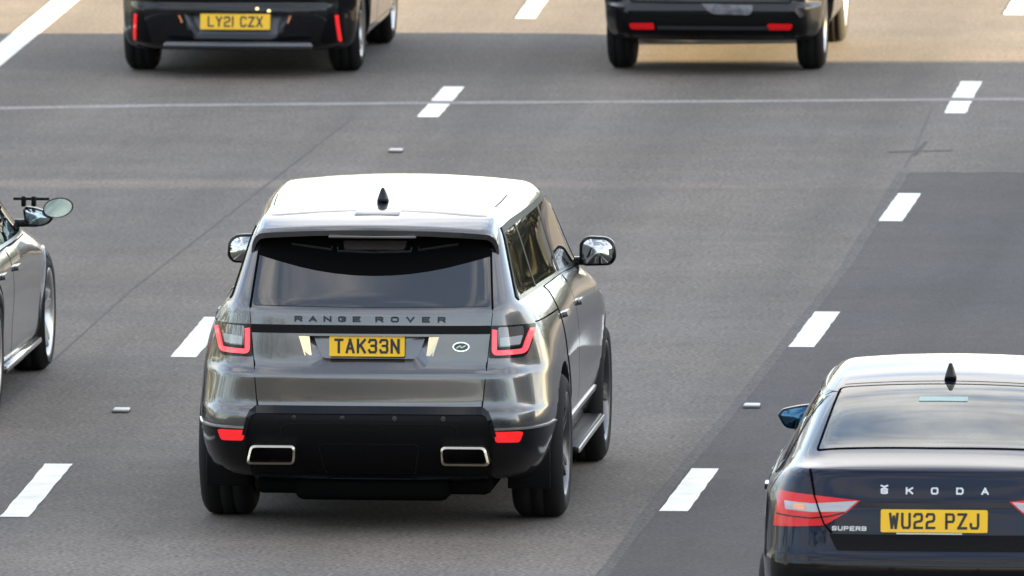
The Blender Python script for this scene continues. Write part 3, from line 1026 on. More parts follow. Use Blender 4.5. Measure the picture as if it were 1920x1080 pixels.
def spoiler(root):
    bm = bmesh.new()
    xs = [-.668, -.664, -.655, -.640, -.622, -.600, -.565, -.48, -.32, -.16, 0, .16, .32, .48, .565, .600, .622, .640, .655, .664, .668]
    rows = []
    for x in xs:
        a = abs(x)
        if a <= .6:
            t = a / .6
            zT, yT = 1.620 - .028 * t ** 2.2, -.845 + .105 * t ** 2
            zL, yL = 1.700 - .030 * t ** 2, -.36
        else:
            t = (a - .6) / .068
            e = 1 - math.sqrt(max(0, 1 - t * t))
            zT, yT = lerp(1.592, 1.484, e), lerp(-.74, -.665, t)
            zL, yL = lerp(1.670, 1.50, e), lerp(-.36, -.45, t)
        row = []
        for k in range(6):
            q = k / 5
            row.append(bm.verts.new((x * (1 + .0 * q), lerp(yT, yL, q), lerp(zT, zL, 1 - (1 - q) ** 1.5) + .004)))
        rows.append(row)
    for a, b_ in zip(rows[:-1], rows[1:]):
        for k in range(5): bm.faces.new((a[k], b_[k], b_[k + 1], a[k + 1]))
    bmesh.ops.recalc_face_normals(bm, faces=list(bm.faces))
    if sum(f.normal.z for f in bm.faces) < 0: bmesh.ops.reverse_faces(bm, faces=list(bm.faces))
    top = list(bm.faces)
    smooth(bm)
    # underside and edges
    under = {}
    for row in rows:
        for v in row: under[v] = bm.verts.new((v.co.x * .985, v.co.y + .006, v.co.z - .028))
    for a, b_ in zip(rows[:-1], rows[1:]):
        for k in range(5):
            f = bm.faces.new((under[a[k]], under[a[k + 1]], under[b_[k + 1]], under[b_[k]])); f.material_index = 1
        for k in (0, 5):
            f = bm.faces.new((a[k], b_[k], under[b_[k]], under[a[k]])); f.material_index = 1 if k == 0 else 0
    for row in (rows[0], rows[-1]):
        for k in range(5): bm.faces.new((row[k], row[k + 1], under[row[k + 1]], under[row[k]])).material_index = 1
    bmesh.ops.recalc_face_normals(bm, faces=list(bm.faces))
    return obj('roof_spoiler', bm, [M['grey'], M['matte']], root)
sp = spoiler(root)
bm = bmesh.new(); box(bm, -.13, .13, -.58, -.36, 1.668, 1.712); bevelled(bm, .02, 3)
for v in bm.verts: v.co.z -= max(0, (-.40 - v.co.y)) * .16
obj('spoiler_pad', bm, M['grey'], sp)
boxobj('stop_lamp', (-.235, .235, -.838, -.82, 1.580, 1.594), M['smoke'], sp, .003)
fin(root, -.20, 1.722, .075, .16, M['gloss'])
for s in (-1, 1):
    line('roof_gap', sk, [(s * .60, -.10), (s * .615, .15), (s * .625, .40)], .005, 'top', .001, M['gap'], root)
    # tail lamp: black housing, red light bar round a smoked lens
    lamp = patch('tail_lamp', sk, rnd([(s * .636, .948), (s * .82, .945), (s * .845, 1.0), (s * .862, 1.112), (s * .78, 1.120), (s * .645, 1.122)], [.012, .03, .03, .012, .01, .012]), 'rear', .006, M['gloss'], root, maxlen=.03)
    patch('lamp_lens', sk, rnd([(s * .68, 1.005), (s * .79, 1.01), (s * .806, 1.065), (s * .80, 1.110), (s * .68, 1.112)], .012), 'rear', .009, M['smoke'], lamp, maxlen=.03)
    patch('reflector', sk, rnd([(s * .690, 1.012), (s * .788, 1.016), (s * .798, 1.062), (s * .690, 1.055)], .006), 'rear', .0115, M['clear'], lamp, maxlen=.03)
    line('light_bar', sk, rnd([(s * .662, 1.107), (s * .662, .975), (s * .81, .978), (s * .835, 1.06), (s * .850, 1.098)], .018, 3)[2:-2], .026, 'rear', .012, M['led'], lamp, maxlen=.02)
    # side lower bumper, fog reflector
    patch('bumper_corner', sk, rnd([(s * .655, .570), (s * .93, .572), (s * .955, .570), (s * .95, .52), (s * .90, .40), (s * .80, .31), (s * .64, .30)], .01), 'rear', .006, M['gloss'], root, maxlen=.04)
    line('bumper_seam', sk, [(s * .66, .574), (s * .80, .575), (s * .955, .574)], .009, 'rear', .012, M['chrome'] if s < 0 else M['satin'], root, maxlen=.03)
    patch('fog_reflector', sk, rnd([(s * .675, .508), (s * .795, .505), (s * .815, .560), (s * .665, .563)], .014), 'rear', .016, M['fog'], root, maxlen=.03)
patch('gate_trim', sk, rnd([(-.640, 1.077), (.640, 1.077), (.643, 1.122), (-.643, 1.122)], .006), 'rear', .010, M['plastic'], root, maxlen=.05)
lx = -.385
spec = [(ch, -.388 + i * .0785) for i, ch in enumerate('RANGE')] + [(ch, .048 + i * .0835) for i, ch in enumerate('ROVER')]
lettering('letter', sk, root, spec, 1.138, .031, .043, .0095, M['gloss'], off=.004)
# oval badge
ov = [(.487 + .046 * math.cos(t * math.pi / 12), 1.010 + .026 * math.sin(t * math.pi / 12)) for t in range(24)]
bd = patch('badge', sk, ov, 'rear', .006, M['satin'], root, maxlen=.03)
patch('badge_field', sk, [(.487 + (x - .487) * .82, 1.010 + (z - 1.010) * .74) for x, z in ov], 'rear', .0075, M['green'], bd, maxlen=.03)
line('badge_stroke', sk, [(.462, 1.003), (.482, 1.015), (.490, 1.005), (.512, 1.017)], .006, 'rear', .009, M['satin'], bd, maxlen=.02)
line('badge_ring', sk, [(.487 + .042 * math.cos(t * math.pi / 12), 1.010 + .0235 * math.sin(t * math.pi / 12)) for t in range(24)], .005, 'rear', .009, M['chrome'], bd, closed=True, maxlen=.03)
# bumper insert, exhausts, flaps, steps
patch('bumper_insert', sk, rnd([(-.625, .660), (.625, .660), (.668, .52), (.655, .42), (.64, .30), (-.64, .30), (-.655, .42), (-.668, .52)], [.035, .035, .02, .02, .02, .02, .02, .02]), 'rear', .020, M['plastic'], root, maxlen=.05)
line('insert_lip', sk, rnd([(-.672, .525), (-.632, .662), (.632, .662), (.672, .525)], .03, 4)[5:-5] if False else [(-.668, .54), (-.645, .625), (-.632, .650), (-.605, .662), (0, .664), (.605, .662), (.632, .650), (.645, .625), (.668, .54)], .022, 'rear', .028, M['gloss'], root, maxlen=.03)
line('insert_crease', sk, [(-.475, .545), (-.47, .585), (-.44, .603), (0, .606), (.44, .603), (.47, .585), (.475, .555)], .009, 'rear', .024, M['gloss'], root, maxlen=.03)
for s in (-1, 1):
    out = rnd([(s * .395, .385), (s * .655, .385), (s * .632, .488), (s * .390, .488)][::1], .026, 4)
    inn = rnd([(s * .406, .397), (s * .641, .397), (s * .622, .477), (s * .400, .477)], .020, 4)
    bm = bmesh.new()
    ya, yb_ = -1.125, -.92
    n = len(out)
    A = [bm.verts.new((p[0], ya + .010, p[1])) for p in out]; B = [bm.verts.new((p[0], yb_, p[1])) for p in out]
    C = [bm.verts.new((p[0], ya, p[1])) for p in inn]; D = [bm.verts.new((p[0], yb_, p[1])) for p in inn]
    for i in range(n):
        j = (i + 1) % n
        bm.faces.new((A[i], A[j], C[j], C[i])); bm.faces.new((A[i], B[i], B[j], A[j])); bm.faces.new((C[i], C[j], D[j], D[i])).material_index = 1
    bm.faces.new(D).material_index = 1
    bmesh.ops.recalc_face_normals(bm, faces=list(bm.faces))
    obj('exhaust_tip', bm, [M['pipe'], M['matte']], root)
    boxobj('mud_flap', (s * .70 if s > 0 else -.93, .93 if s > 0 else -.70, -.49, -.475, .20, .45), M['plastic'], root, .006)
    boxobj('side_step', (s * .86 if s > 0 else -1.0, 1.0 if s > 0 else -.86, .52, 2.36, .285, .325), M['plastic'], root, .012)
    boxobj('step_edge', (s * 1.0008 if s > 0 else -1.012, 1.012 if s > 0 else -1.0008, .54, 2.34, .290, .320), M['satin'], root, .003)
for x in (-.40, -.14, .14, .40):
    patch('parking_sensor', sk, [(x + .013 * math.cos(t * math.pi / 6), .632 + .013 * math.sin(t * math.pi / 6)) for t in range(12)], 'rear', .0225, M['gloss'], root, maxlen=.03)
line('tow_cover_seam', sk, rnd([(-.24, .335), (.24, .335), (.27, .50), (-.27, .50)], .03), .008, 'rear', .0225, M['gloss'], root, closed=True, maxlen=.05)
line('diffuser_lip', sk, [(-.62, .318), (-.3, .310), (.3, .310), (.62, .318)], .018, 'rear', .034, M['gloss'], root, maxlen=.05)
# underbody dark tray
boxobj('underbody', (-.64, .64, -.80, 3.2, .195, .40), M['matte'], root, .04)
boxobj('silencer', (-.42, .42, -.86, -.35, .165, .30), M['matte'], root, .05, 3)
boxobj('rear_axle', (-.72, .72, -.07, .07, .24, .36), M['matte'], root, .02)

def side_set(sk, root, side, belt, doors, arches, m_paint, gl, handles, trims):
    for nm, outl in doors:
        d = patch(nm, sk, outl, side, .004, m_paint, root, maxlen=.06)
        line('door_gap', sk, outl, .011, side, .0032, M['gap'], d, closed=True, maxlen=.03)
        for hy, hz in handles.get(nm, []):
            h = patch('handle', sk, rnd([(hy - .09, hz - .014), (hy + .09, hz - .014), (hy + .09, hz + .014), (hy - .09, hz + .014)], .010), side, .026, m_paint, d, thick=.02, maxlen=.04)
    for nm, outl in gl:
        patch(nm, sk, outl, side, .005, M['side_glass'], root, maxlen=.05)
    for nm, pts, wd, off, mm in trims:
        line(nm, sk, pts, wd, side, off, mm, root, maxlen=.06)

for side in ('right', 'left'):
    A0 = arc(0, .39, .535, R(8), R(62), 8)
    rd = A0 + [(.30, 1.19), (.98, 1.178), (.98, .40), (.6, .40)]
    rd = [(A0[0][0], .40)] + A0[1:] + [(.27, 1.0), (.27, 1.225), (1.06, 1.222), (1.06, .40)]
    fd = [(1.075, .40), (1.075, 1.222), (2.20, 1.170), (2.30, 1.02), (2.32, .62), (2.26, .40)]
    g1 = rnd([(-.70, 1.262), (-.05, 1.258), (-.03, 1.59), (-.44, 1.582)], .02)
    g2 = rnd([(.0, 1.257), (.96, 1.245), (.98, 1.600), (.02, 1.592)], .02)
    g3 = rnd([(1.05, 1.244), (2.12, 1.205), (2.04, 1.26), (1.80, 1.56), (1.70, 1.605), (1.04, 1.600)], .02)
    side_set(sk, root, side, None, [('rear_door', rd), ('front_door', fd)], None, M['grey'],
             [('quarter_window', g1), ('rear_door_window', g2), ('front_door_window', g3)],
             {'rear_door': [(.45, 1.06)], 'front_door': [(1.27, 1.05)]},
             [('window_pillar', [(-.02, 1.25), (-.005, 1.59)], .045, .0065, M['plastic']), ('window_pillar', [(1.005, 1.24), (1.01, 1.60)], .09, .0065, M['plastic']),
              ('window_rail', [(-.715, 1.25), (-.45, 1.595), (-.05, 1.604), (1.1, 1.614), (1.70, 1.618), (1.84, 1.57), (2.18, 1.19)], .03, .007, M['plastic']),
              ('belt_trim', [(-.70, 1.248), (1.0, 1.236), (2.10, 1.196)], .018, .006, M['gloss']),
              ('sill_trim', [(.56, .47), (2.36, .47)], .03, .012, M['satin']), ('waist_line', [(-.62, 1.118), (-.2, 1.112), (.27, 1.104)], .007, .0015, M['gap'])])
door_mirror(root, 1, .88, 1.085, 2.22, 1.158, 1.325, M['gloss'], .80, 1.185)
door_mirror(root, -1, -1.085 - 0, -.88, 2.22, 1.158, 1.325, M['gloss'], -.80, 1.185)

# ------------------------------------------------------------------ the other cars
def std_stations(zR, yR, wR, wS, wb, front_y, hood, roof, mid_y=None, crown=.03, wM=None, hd=.60, cowl=.88):
    """13 levels: 0-8 flank, 9 belt, 10 middle of the windows, 11 roof rail, 12 roof"""
    wM = wM or wS
    belt = zR[9]
    out = [dict(y=yR, z=zR, w=wR, crown=crown * .7, set=[1] * 8 + [.95, .85, .6, .5, .4])]
    up = [yR[k] for k in (10, 11, 12)]
    out.append(dict(y=[-.45] * 10 + [max(-.40, u + .12) for u in up], z=zR, w=[lerp(a, c, .75) for a, c in zip(wR, wS)], crown=crown))
    zt = zR[:10] + [lerp(belt, roof, .5), roof - .07, roof]
    out.append(dict(y=[-.02] * 13, z=zt[:11] + [lerp(zR[11], zt[11], .6), lerp(zR[12], roof, .6)], w=wS, crown=crown))
    out.append(dict(y=[.48] * 13, z=zt, w=wM, crown=crown))
    out.append(dict(y=[wb * .40] * 13, z=zt, w=wM, crown=crown))
    h = wb * hd
    out.append(dict(y=[h] * 10 + [h + .18, h + .08, h - .02], z=zR[:10] + [lerp(belt, roof, .48), roof - .085, roof - .015], w=wM, crown=crown, bow=-.05))
    c = wb * cowl
    f = (hood - .04) / belt
    zc = [z * (f if k > 3 else 1) for k, z in enumerate(zR[:10])] + [hood - .02, hood - .01, hood]
    wc = wM[:10] + [wM[9] - .03, wM[9] - .08, wM[9] - .16]
    out.append(dict(y=[c] * 10 + [c + .03, c + .08, c + .14], z=zc, w=wc, crown=.02, bow=-.08))
    g = (hood - .12) / belt
    zc = [z * (g if k > 3 else 1) for k, z in enumerate(zR[:10])] + [hood - .10, hood - .085, hood - .07]
    out.append(dict(y=[wb + .12] * 13, z=zc, w=wS[:10] + wc[10:], crown=.025))
    g = (hood - .24) / belt
    zc = [z * (g if k > 3 else 1) for k, z in enumerate(zR[:10])] + [hood - .22, hood - .205, hood - .19]
    out.append(dict(y=[front_y - .25] * 13, z=zc, w=[x * .95 for x in wS[:10]] + [x * .93 for x in wc[10:]], crown=.025))
    g = (hood - .34) / belt
    zc = [z * (g if k > 3 else 1) for k, z in enumerate(zR[:10])] + [hood - .32, hood - .305, hood - .29]
    out.append(dict(y=[front_y - .10] + [front_y] * 8 + [front_y - .03, front_y - .06, front_y - .09, front_y - .14], z=zc, w=[x * .88 for x in wS[:10]] + [x * .86 for x in wc[10:]], crown=.015))
    return out

def finish_body(root, st, mb, wb, rw, arch_r, wheels, track, rear_set=(.27, .055, .014), creases=None, levels=3):
    me = lattice(st, rear_set=rear_set, creases=creases, levels=levels)
    zR0 = st[0]['z'][0]
    sk = Skin(me)
    me = cut_arches(me, [(0, rw, arch_r, .5, 1.4), (wb, rw, arch_r, .5, 1.4)], mb, M['matte'])
    o = obj('body', me, [mb, M['matte']], root)
    add_wheels(root, wheels, (0, wb), rw, track)
    boxobj('underbody', (-.60, .60, -.60, wb + .3, zR0 + .012, zR0 + .16), M['matte'], root, .03)
    return sk, o

def std_sides(sk, root, wb, rw, arch_r, z_sill, z_belt, z_top, mp, win, hz, glass=None, xhood=None):
    """two doors a side with their windows and handles; win = (rear y, B pillar y, front y, header y)"""
    for side in ('right', 'left'):
        A0 = arc(0, rw, arch_r + .07, R(20), R(66), 6)
        yb = win[1]
        rd = [(A0[0][0], z_sill)] + A0 + [(A0[-1][0] - .02, z_belt - .10), (A0[-1][0], z_belt - .015), (yb - .01, z_belt - .015), (yb - .01, z_sill)]
        fd = [(yb + .01, z_sill), (yb + .01, z_belt - .015), (win[2] + .02, z_belt - .035), (wb - arch_r - .13, z_belt - .12), (wb - arch_r - .12, rw + .1), (wb - arch_r - .16, z_sill)]
        a = z_belt + .015
        g2 = rnd([(win[0], a), (yb - .05, a - .005), (yb - .04, z_top), (win[0] + .28, z_top - .01)], .02)
        g3 = rnd([(yb + .04, a - .005), (win[2] - .05, a - .02), (win[3] + .12, z_top - .04), (win[3] - .02, z_top), (yb + .05, z_top)], .02)
        side_set(sk, root, side, None, [('rear_door', rd), ('front_door', fd)], None, mp,
                 [('rear_door_window', g2), ('front_door_window', g3)],
                 {'rear_door': [(A0[-1][0] + .22, hz)], 'front_door': [(yb + .18, hz - .01)]},
                 [('window_pillar', [(yb, a), (yb + .005, z_top)], .07, .0035, M['gloss']),
                  ('window_rail', [(win[0] - .03, a), (win[0] + .27, z_top + .012), (win[3], z_top + .014), (win[2], a - .01)], .022, .0045, M['gloss']),
                  ('belt_trim', [(win[0] - .03, a - .012), (yb, a - .014), (win[2], a - .03)], .016, .006, M['satin'])])

# ---- navy saloon, bottom right
def navy_saloon():
    root = empty('navy_saloon', (-4.024, 76.52, 0))
    tag(root, 'dark navy liftback with plate WU22 PZJ in the resurfaced right lane', 'car', 'cars on the motorway')
    zR = [.24, .30, .50, .70, .73, .86, .975, 1.0, 1.07, 1.13, 1.148, 1.156, 1.162]
    yR = [-.80, -.97, -1.05, -1.065, -1.045, -1.025, -1.015, -1.0, -.985, -.975, -.965, -.945, -.90]
    wR = [.72, .79, .835, .845, .84, .83, .815, .81, .785, .745, .71, .67, .60]
    wS = [.80, .845, .865, .875, .875, .875, .873, .868, .845, .79, .72, .66, .58]
    wM = [.80, .86, .89, .905, .905, .905, .905, .90, .89, .855, .745, .64, .565]
    st = [dict(y=yR, z=zR, w=wR, crown=.012, set=[1, 1, 1, 1, 1, 1, 1, 1, 1, .95, .9, .8, .7])]
    st.append(dict(y=[-.58] * 13, z=zR[:8] + [1.055, 1.11, 1.15, 1.175, 1.192], w=[lerp(a, c, .7) for a, c in zip(wR, wS)][:9] + [.775, .715, .665, .60], crown=.014))
    st.append(dict(y=[-.10] * 13, z=zR[:8] + [1.035, 1.07, 1.19, 1.29, 1.335], w=wS, crown=.022))
    st.append(dict(y=[.42] * 13, z=zR[:8] + [1.015, 1.045, 1.25, 1.40, 1.448], w=[lerp(a, c, .6) for a, c in zip(wS, wM)][:9] + [.85, .745, .64, .565], crown=.026))
    st.append(dict(y=[1.05] * 13, z=zR[:8] + [1.005, 1.03, 1.26, 1.43, 1.486], w=wM, crown=.03))
    st.append(dict(y=[1.8] * 10 + [1.95, 1.85, 1.72], z=zR[:8] + [.995, 1.015, 1.24, 1.42, 1.478], w=wM, crown=.028, bow=-.05))
    st.append(dict(y=[2.5] * 10 + [2.53, 2.58, 2.64], z=zR[:4] + [.72, .82, .90, .92, .955, .985, 1.0, 1.01, 1.02], w=wM[:10] + [.82, .77, .70], crown=.02, bow=-.08))
    st.append(dict(y=[3.05] * 13, z=zR[:4] + [.71, .77, .83, .84, .88, .90, .92, .93, .94], w=wS[:9] + [.84, .80, .76, .70], crown=.025))
    st.append(dict(y=[3.5] * 13, z=[.24, .30, .46, .60, .62, .67, .71, .72, .75, .78, .80, .81, .82], w=[x * .95 for x in wS[:9]] + [.79, .75, .7, .64], crown=.025))
    st.append(dict(y=[3.6] + [3.74] * 8 + [3.72, 3.70, 3.67, 3.62], z=[.24, .30, .42, .52, .54, .58, .62, .63, .66, .68, .69, .70, .71], w=[x * .85 for x in wS[:9]] + [.70, .66, .62, .56], crown=.02))
    rw = .335
    sk, body = finish_body(root, st, M['navy'], 2.84, rw, .395, wheel_meshes(rw, .23, .225, 5, M['satin']), .795, rear_set=(.26, .05, .012), creases={3: (.3, 1), 4: (.3, 1), 7: (.4, 1), 10: (.95, 0), 9: .25})
    std_sides(sk, root, 2.84, rw, .395, .33, 1.03, 1.385, M['navy'], (-.02, 1.02, 2.25, 1.72), .93)
    mk = M
    rw_ = patch('rear_window', sk, rnd([(-.600, -.555), (0, -.575), (.600, -.555), (.565, -.1), (.535, .335), (-.535, .335), (-.565, -.1)], [.03, 0, .03, 0, .04, .04, 0]), 'top', .003, M['glass2'], root, maxlen=.05)
    patch('brake_light', sk, rnd([(-.135, .05), (.105, .05), (.105, .115), (-.135, .115)], .01), 'top', .006, M['cyan'], rw_, maxlen=.05)
    for q in (-.30, -.15, .02, .17):
        pass
    line('window_seal', sk, rnd([(-.600, -.555), (0, -.575), (.600, -.555), (.565, -.1), (.535, .335), (-.535, .335), (-.565, -.1)], [.03, 0, .03, 0, .04, .04, 0]), .012, 'top', .004, M['gap'], root, closed=True)
    fin(root, .44, 1.458, .082, .13, M['gloss'])
    line('roof_seam', sk, [(-.52, .40), (0, .405), (.52, .40)], .007, 'top', .001, M['gap'], root)
    # boot lid panel between the two gap lines
    boot = rnd([(-.50, .85), (.50, .85), (.537, .89), (.585, 1.02), (.612, 1.150), (-.612, 1.150), (-.585, 1.02), (-.537, .89)], [.02, .02, 0, 0, .01, .01, 0, 0])
    patch('boot_lid', sk, boot, 'rear', .0025, M['navy'], root, maxlen=.045, fine=.014)
    for s in (-1, 1):
        line('panel_gap', sk, [(s * .610, 1.143), (s * .587, 1.02), (s * .539, .89), (s * .502, .845)], .007, 'rear', .012, M['gap'], root, maxlen=.012)
        lamp = patch('tail_lamp', sk, rnd([(s * .792, .865), (s * .537, .882), (s * .43, .945), (s * .362, 1.002), (s * .60, 1.026), (s * .765, 1.036)], [.01, .02, .02, .004, .02, .015]), 'rear', .006, M['red'], root, maxlen=.03)
        lens = patch('clear_lens', sk, rnd([(s * .735, .990), (s * .60, .984), (s * .375, .999), (s * .435, .950), (s * .60, .945), (s * .728, .952)], .006), 'rear', .0085, M['clear'], lamp, maxlen=.03)
        patch('indicator', sk, rnd([(s * .69, .956), (s * .63, .953), (s * .635, .978), (s * .685, .98)], .005), 'rear', .0105, M['amber'], lamp, maxlen=.03)
        line('lens_divider', sk, [(s * .775, .925), (s * .60, .915), (s * .52, .925), (s * .44, .945)], .007, 'rear', .009, M['gloss'], lamp, maxlen=.03)
        patch('bumper_reflector', sk, rnd([(s * .60, .46), (s * .78, .47), (s * .78, .50), (s * .60, .495)], .008), 'rear', .012, M['red'], root, maxlen=.04)
    line('undercut_shade', sk, [(-.372, .984), (0, .980), (.372, .984)], .024, 'rear', .0045, M['gloss'], root)  # black strip painting the shade of the boot undercut
    patch('boot_recess', sk, rnd([(-.515, .842), (.515, .842), (.475, .762), (-.475, .762)], .012), 'rear', .004, M['plastic'], root, maxlen=.05)
    line('plate_trim', sk, [(-.185, .848), (.135, .848)], .007, 'rear', .012, M['satin'], root)
    patch('lower_bumper', sk, rnd([(-.80, .745), (-.60, .728), (0, .720), (.60, .728), (.80, .745), (.80, .42), (.70, .30), (-.70, .30), (-.80, .42)], .02), 'rear', .006, M['gloss'], root, maxlen=.05)
    number_plate(root, 'WU22 PZJ', 0, -1.050, .857, .52, .111, .048, .0115, .036, tilt=R(-6), st=.0125)
    lettering('letter', sk, root, [(c, -.246 + i * .1225) for i, c in enumerate('ŠKODA')], 1.036, .034, .036, .0078, M['satin'])
    lettering('letter', sk, root, [(c, -.488 + i * .029) for i, c in enumerate('SUPERB')], .858, .022, .024, .0055, M['satin'])
    door_mirror(root, -1, -.945, -.745, 1.76, 1.065, 1.20, M['navy'], -.72, 1.09, glass=M['mirror3'], shape=[(-1, -.9), (-.5, -1), (.6, -.9), (1, .15), (.75, .55), (0, .8), (-1, 1)])
    door_mirror(root, 1, .745, .945, 1.76, 1.065, 1.20, M['navy'], .72, 1.09, glass=M['mirror3'], shape=[(-1, -.9), (-.5, -1), (.6, -.9), (1, .15), (.75, .55), (0, .8), (-1, 1)])
navy_saloon()

# ---- black hatchback, top left
def black_hatchback():
    root = empty('black_hatchback', (-11.205, 114.5, 0))
    tag(root, 'black hatchback with plate LY21 CZX in the left lane', 'car', 'cars on the motorway')
    zR = [.185, .215, .30, .42, .50, .555, .70, .85, .93, .99, 1.20, 1.36, 1.41]
    yR = [-.60, -.74, -.775, -.795, -.80, -.785, -.80, -.79, -.775, -.75, -.55, -.40, -.28]
    wR = [.70, .765, .80, .815, .815, .815, .81, .79, .77, .74, .64, .56, .50]
    wS = [.80, .86, .885, .89, .895, .895, .89, .88, .86, .82, .72, .62, .55]
    st = std_stations(zR, yR, wR, wS, 2.64, 3.52, .93, 1.43)
    rw = .32
    sk, body = finish_body(root, st, M['black'], 2.64, rw, .375, wheel_meshes(rw, .235, .225, 5, M['satin'], twin=True), .755, creases={5: (.4, 1)})
    std_sides(sk, root, 2.64, rw, .375, .30, .97, 1.345, M['black'], (.02, .98, 2.1, 1.60), .86)
    rec = rnd([(-.285, .290), (.292, .290), (.37, .40), (.415, .475), (-.375, .475), (-.345, .40)], [.03, .03, .01, .01, .01, .01])
    cut_recess(body, rec, -1.1, -.66)
    plate_recess(root, sk, rec, M['panel'], depth=.035, slope=.42, tap=.86)
    number_plate(root, 'LY21 CZX', .005, -.80, .357, .515, .115, .048, .0115, .036, tilt=R(-8))
    patch('rear_window', sk, rnd([(-.60, 1.0), (.60, 1.0), (.53, 1.33), (-.53, 1.33)], .04), 'rear', .004, M['glass'], root, maxlen=.06)
    line('panel_gap', sk, [(-.66, .98), (-.655, .70), (-.60, .565), (0, .562), (.60, .565), (.655, .70), (.66, .98)], .012, 'rear', .003, M['gap'], root)
    for s in (-1, 1):
        v = patch('bumper_vent', sk, rnd([(s * .69, .48), (s * .775, .47), (s * .79, .25), (s * .62, .25)], .02), 'rear', .004, M['plastic'], root, maxlen=.04)
        patch('reflector', sk, rnd([(s * .725, .462), (s * .747, .462), (s * .764, .262), (s * .742, .262)], .008), 'rear', .010, M['fog'], root, maxlen=.03)
        lamp = patch('tail_lamp', sk, rnd([(s * .40, .83), (s * .79, .80), (s * .78, .93), (s * .42, .90)], .03), 'rear', .006, M['red'], root, maxlen=.04)
        line('bumper_crease', sk, [(s * .43, .49), (s * .55, .40), (s * .60, .30)], .014, 'rear', .005, M['black'], root)
        patch('recess_spot', sk, rnd([(s * .402, .455), (s * .416, .460), (s * .395, .405), (s * .382, .405)], .003), 'rear', .005, M['amber'], root, maxlen=.03)  # small orange spots on the recess sides
    boxobj('bumper_lip', (-.52, .58, -.875, -.78, .212, .272), M['sheen'], root, .028, 3)
    for x, z in ((.168, .512), (.255, .497)):  # added glowing dots that stand in for sun glints
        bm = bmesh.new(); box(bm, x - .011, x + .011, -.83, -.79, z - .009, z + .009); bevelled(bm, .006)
        obj('sun_glint', bm, M['lamp'], root)
    door_mirror(root, 1, .87, 1.05, 1.85, .98, 1.12, M['black'], .80, 1.0)
    door_mirror(root, -1, -1.05, -.87, 1.85, .98, 1.12, M['black'], -.80, 1.0)
M['lamp'] = mat('sun_glint', (.8, .7, .4), .2, emit=(1, .75, .3), estr=.16)  # emission imitating a sun glint
black_hatchback()

# ---- charcoal SUV, top right
def charcoal_suv():
    root = empty('charcoal_suv', (-7.74, 114.95, 0))
    tag(root, 'dark charcoal SUV cut off by the top edge with one side in golden sunlight', 'car', 'cars on the motorway')
    zR = [.245, .28, .345, .40, .50, .53, .70, .90, 1.0, 1.06, 1.30, 1.50, 1.56]
    yR = [-.64, -.76, -.80, -.81, -.815, -.775, -.77, -.765, -.755, -.74, -.62, -.50, -.40]
    wR = [.66, .72, .75, .76, .765, .765, .765, .755, .74, .71, .63, .56, .50]
    wS = [.74, .79, .815, .825, .835, .84, .84, .83, .82, .79, .71, .63, .56]
    st = std_stations(zR, yR, wR, wS, 2.60, 3.40, 1.05, 1.58)
    rw = .335
    sk, body = finish_body(root, st, M['charcoal'], 2.60, rw, .39, wheel_meshes(rw, .205, .215, 5, M['satin']), .70, creases={4: (.6, 1), 5: (.4, 1)})
    std_sides(sk, root, 2.60, rw, .39, .34, 1.04, 1.50, M['charcoal'], (.02, .98, 2.05, 1.55), .93)
    patch('rear_bumper', sk, rnd([(-.70, .50), (.70, .50), (.70, .30), (.64, .265), (-.64, .265), (-.70, .30)], .03), 'rear', .004, M['plastic'], root, maxlen=.05)
    line('bumper_ledge', sk, [(-.62, .465), (-.60, .495), (0, .50), (.62, .495), (.66, .44)], .03, 'rear', .018, M['worn'], root)
    line('bumper_strip', sk, [(-.39, .358), (.43, .358)], .022, 'rear', .014, M['worn'], root)
    patch('reflection_smear', sk, rnd([(-.07, .517), (.32, .508), (.29, .455), (.02, .462)], .02), 'rear', .021, M['smear'], root, maxlen=.05)  # pale mottled patch painting a smeared reflection on the bumper
    for s in (-1, 1):
        patch('reflector', sk, rnd([(s * .41, .345), (s * .585, .345), (s * .60, .385), (s * .42, .390)], .015), 'rear', .012, M['red'], root, maxlen=.03)
        patch('tail_lamp', sk, rnd([(s * .55, .80), (s * .75, .78), (s * .73, 1.02), (s * .60, 1.03)], .03), 'rear', .006, M['red'], root, maxlen=.04)
    patch('rear_window', sk, rnd([(-.58, 1.07), (.58, 1.07), (.53, 1.46), (-.53, 1.46)], .04), 'rear', .004, M['glass'], root, maxlen=.06)
    line('panel_gap', sk, [(-.63, 1.05), (-.62, .60), (-.58, .54), (.58, .54), (.62, .60), (.63, 1.05)], .010, 'rear', .003, M['gap'], root)
    ring = [(.562 + .026 * math.cos(t * math.pi / 8), .290 + .026 * math.sin(t * math.pi / 8)) for t in range(16)]
    patch('tow_eye_cap', sk, ring, 'rear', .008, M['gloss'], root, maxlen=.03)
    door_mirror(root, 1, .86, 1.04, 1.80, 1.05, 1.20, M['charcoal'], .78, 1.07)
    door_mirror(root, -1, -1.04, -.86, 1.80, 1.05, 1.20, M['charcoal'], -.78, 1.07)
M['worn'] = mat('worn_plastic', (.022, .023, .026), .42, spec=.3)
M['smear'] = mat('smeared_reflection', (.10, .10, .11), .5, noise=(18, .7))
charcoal_suv()

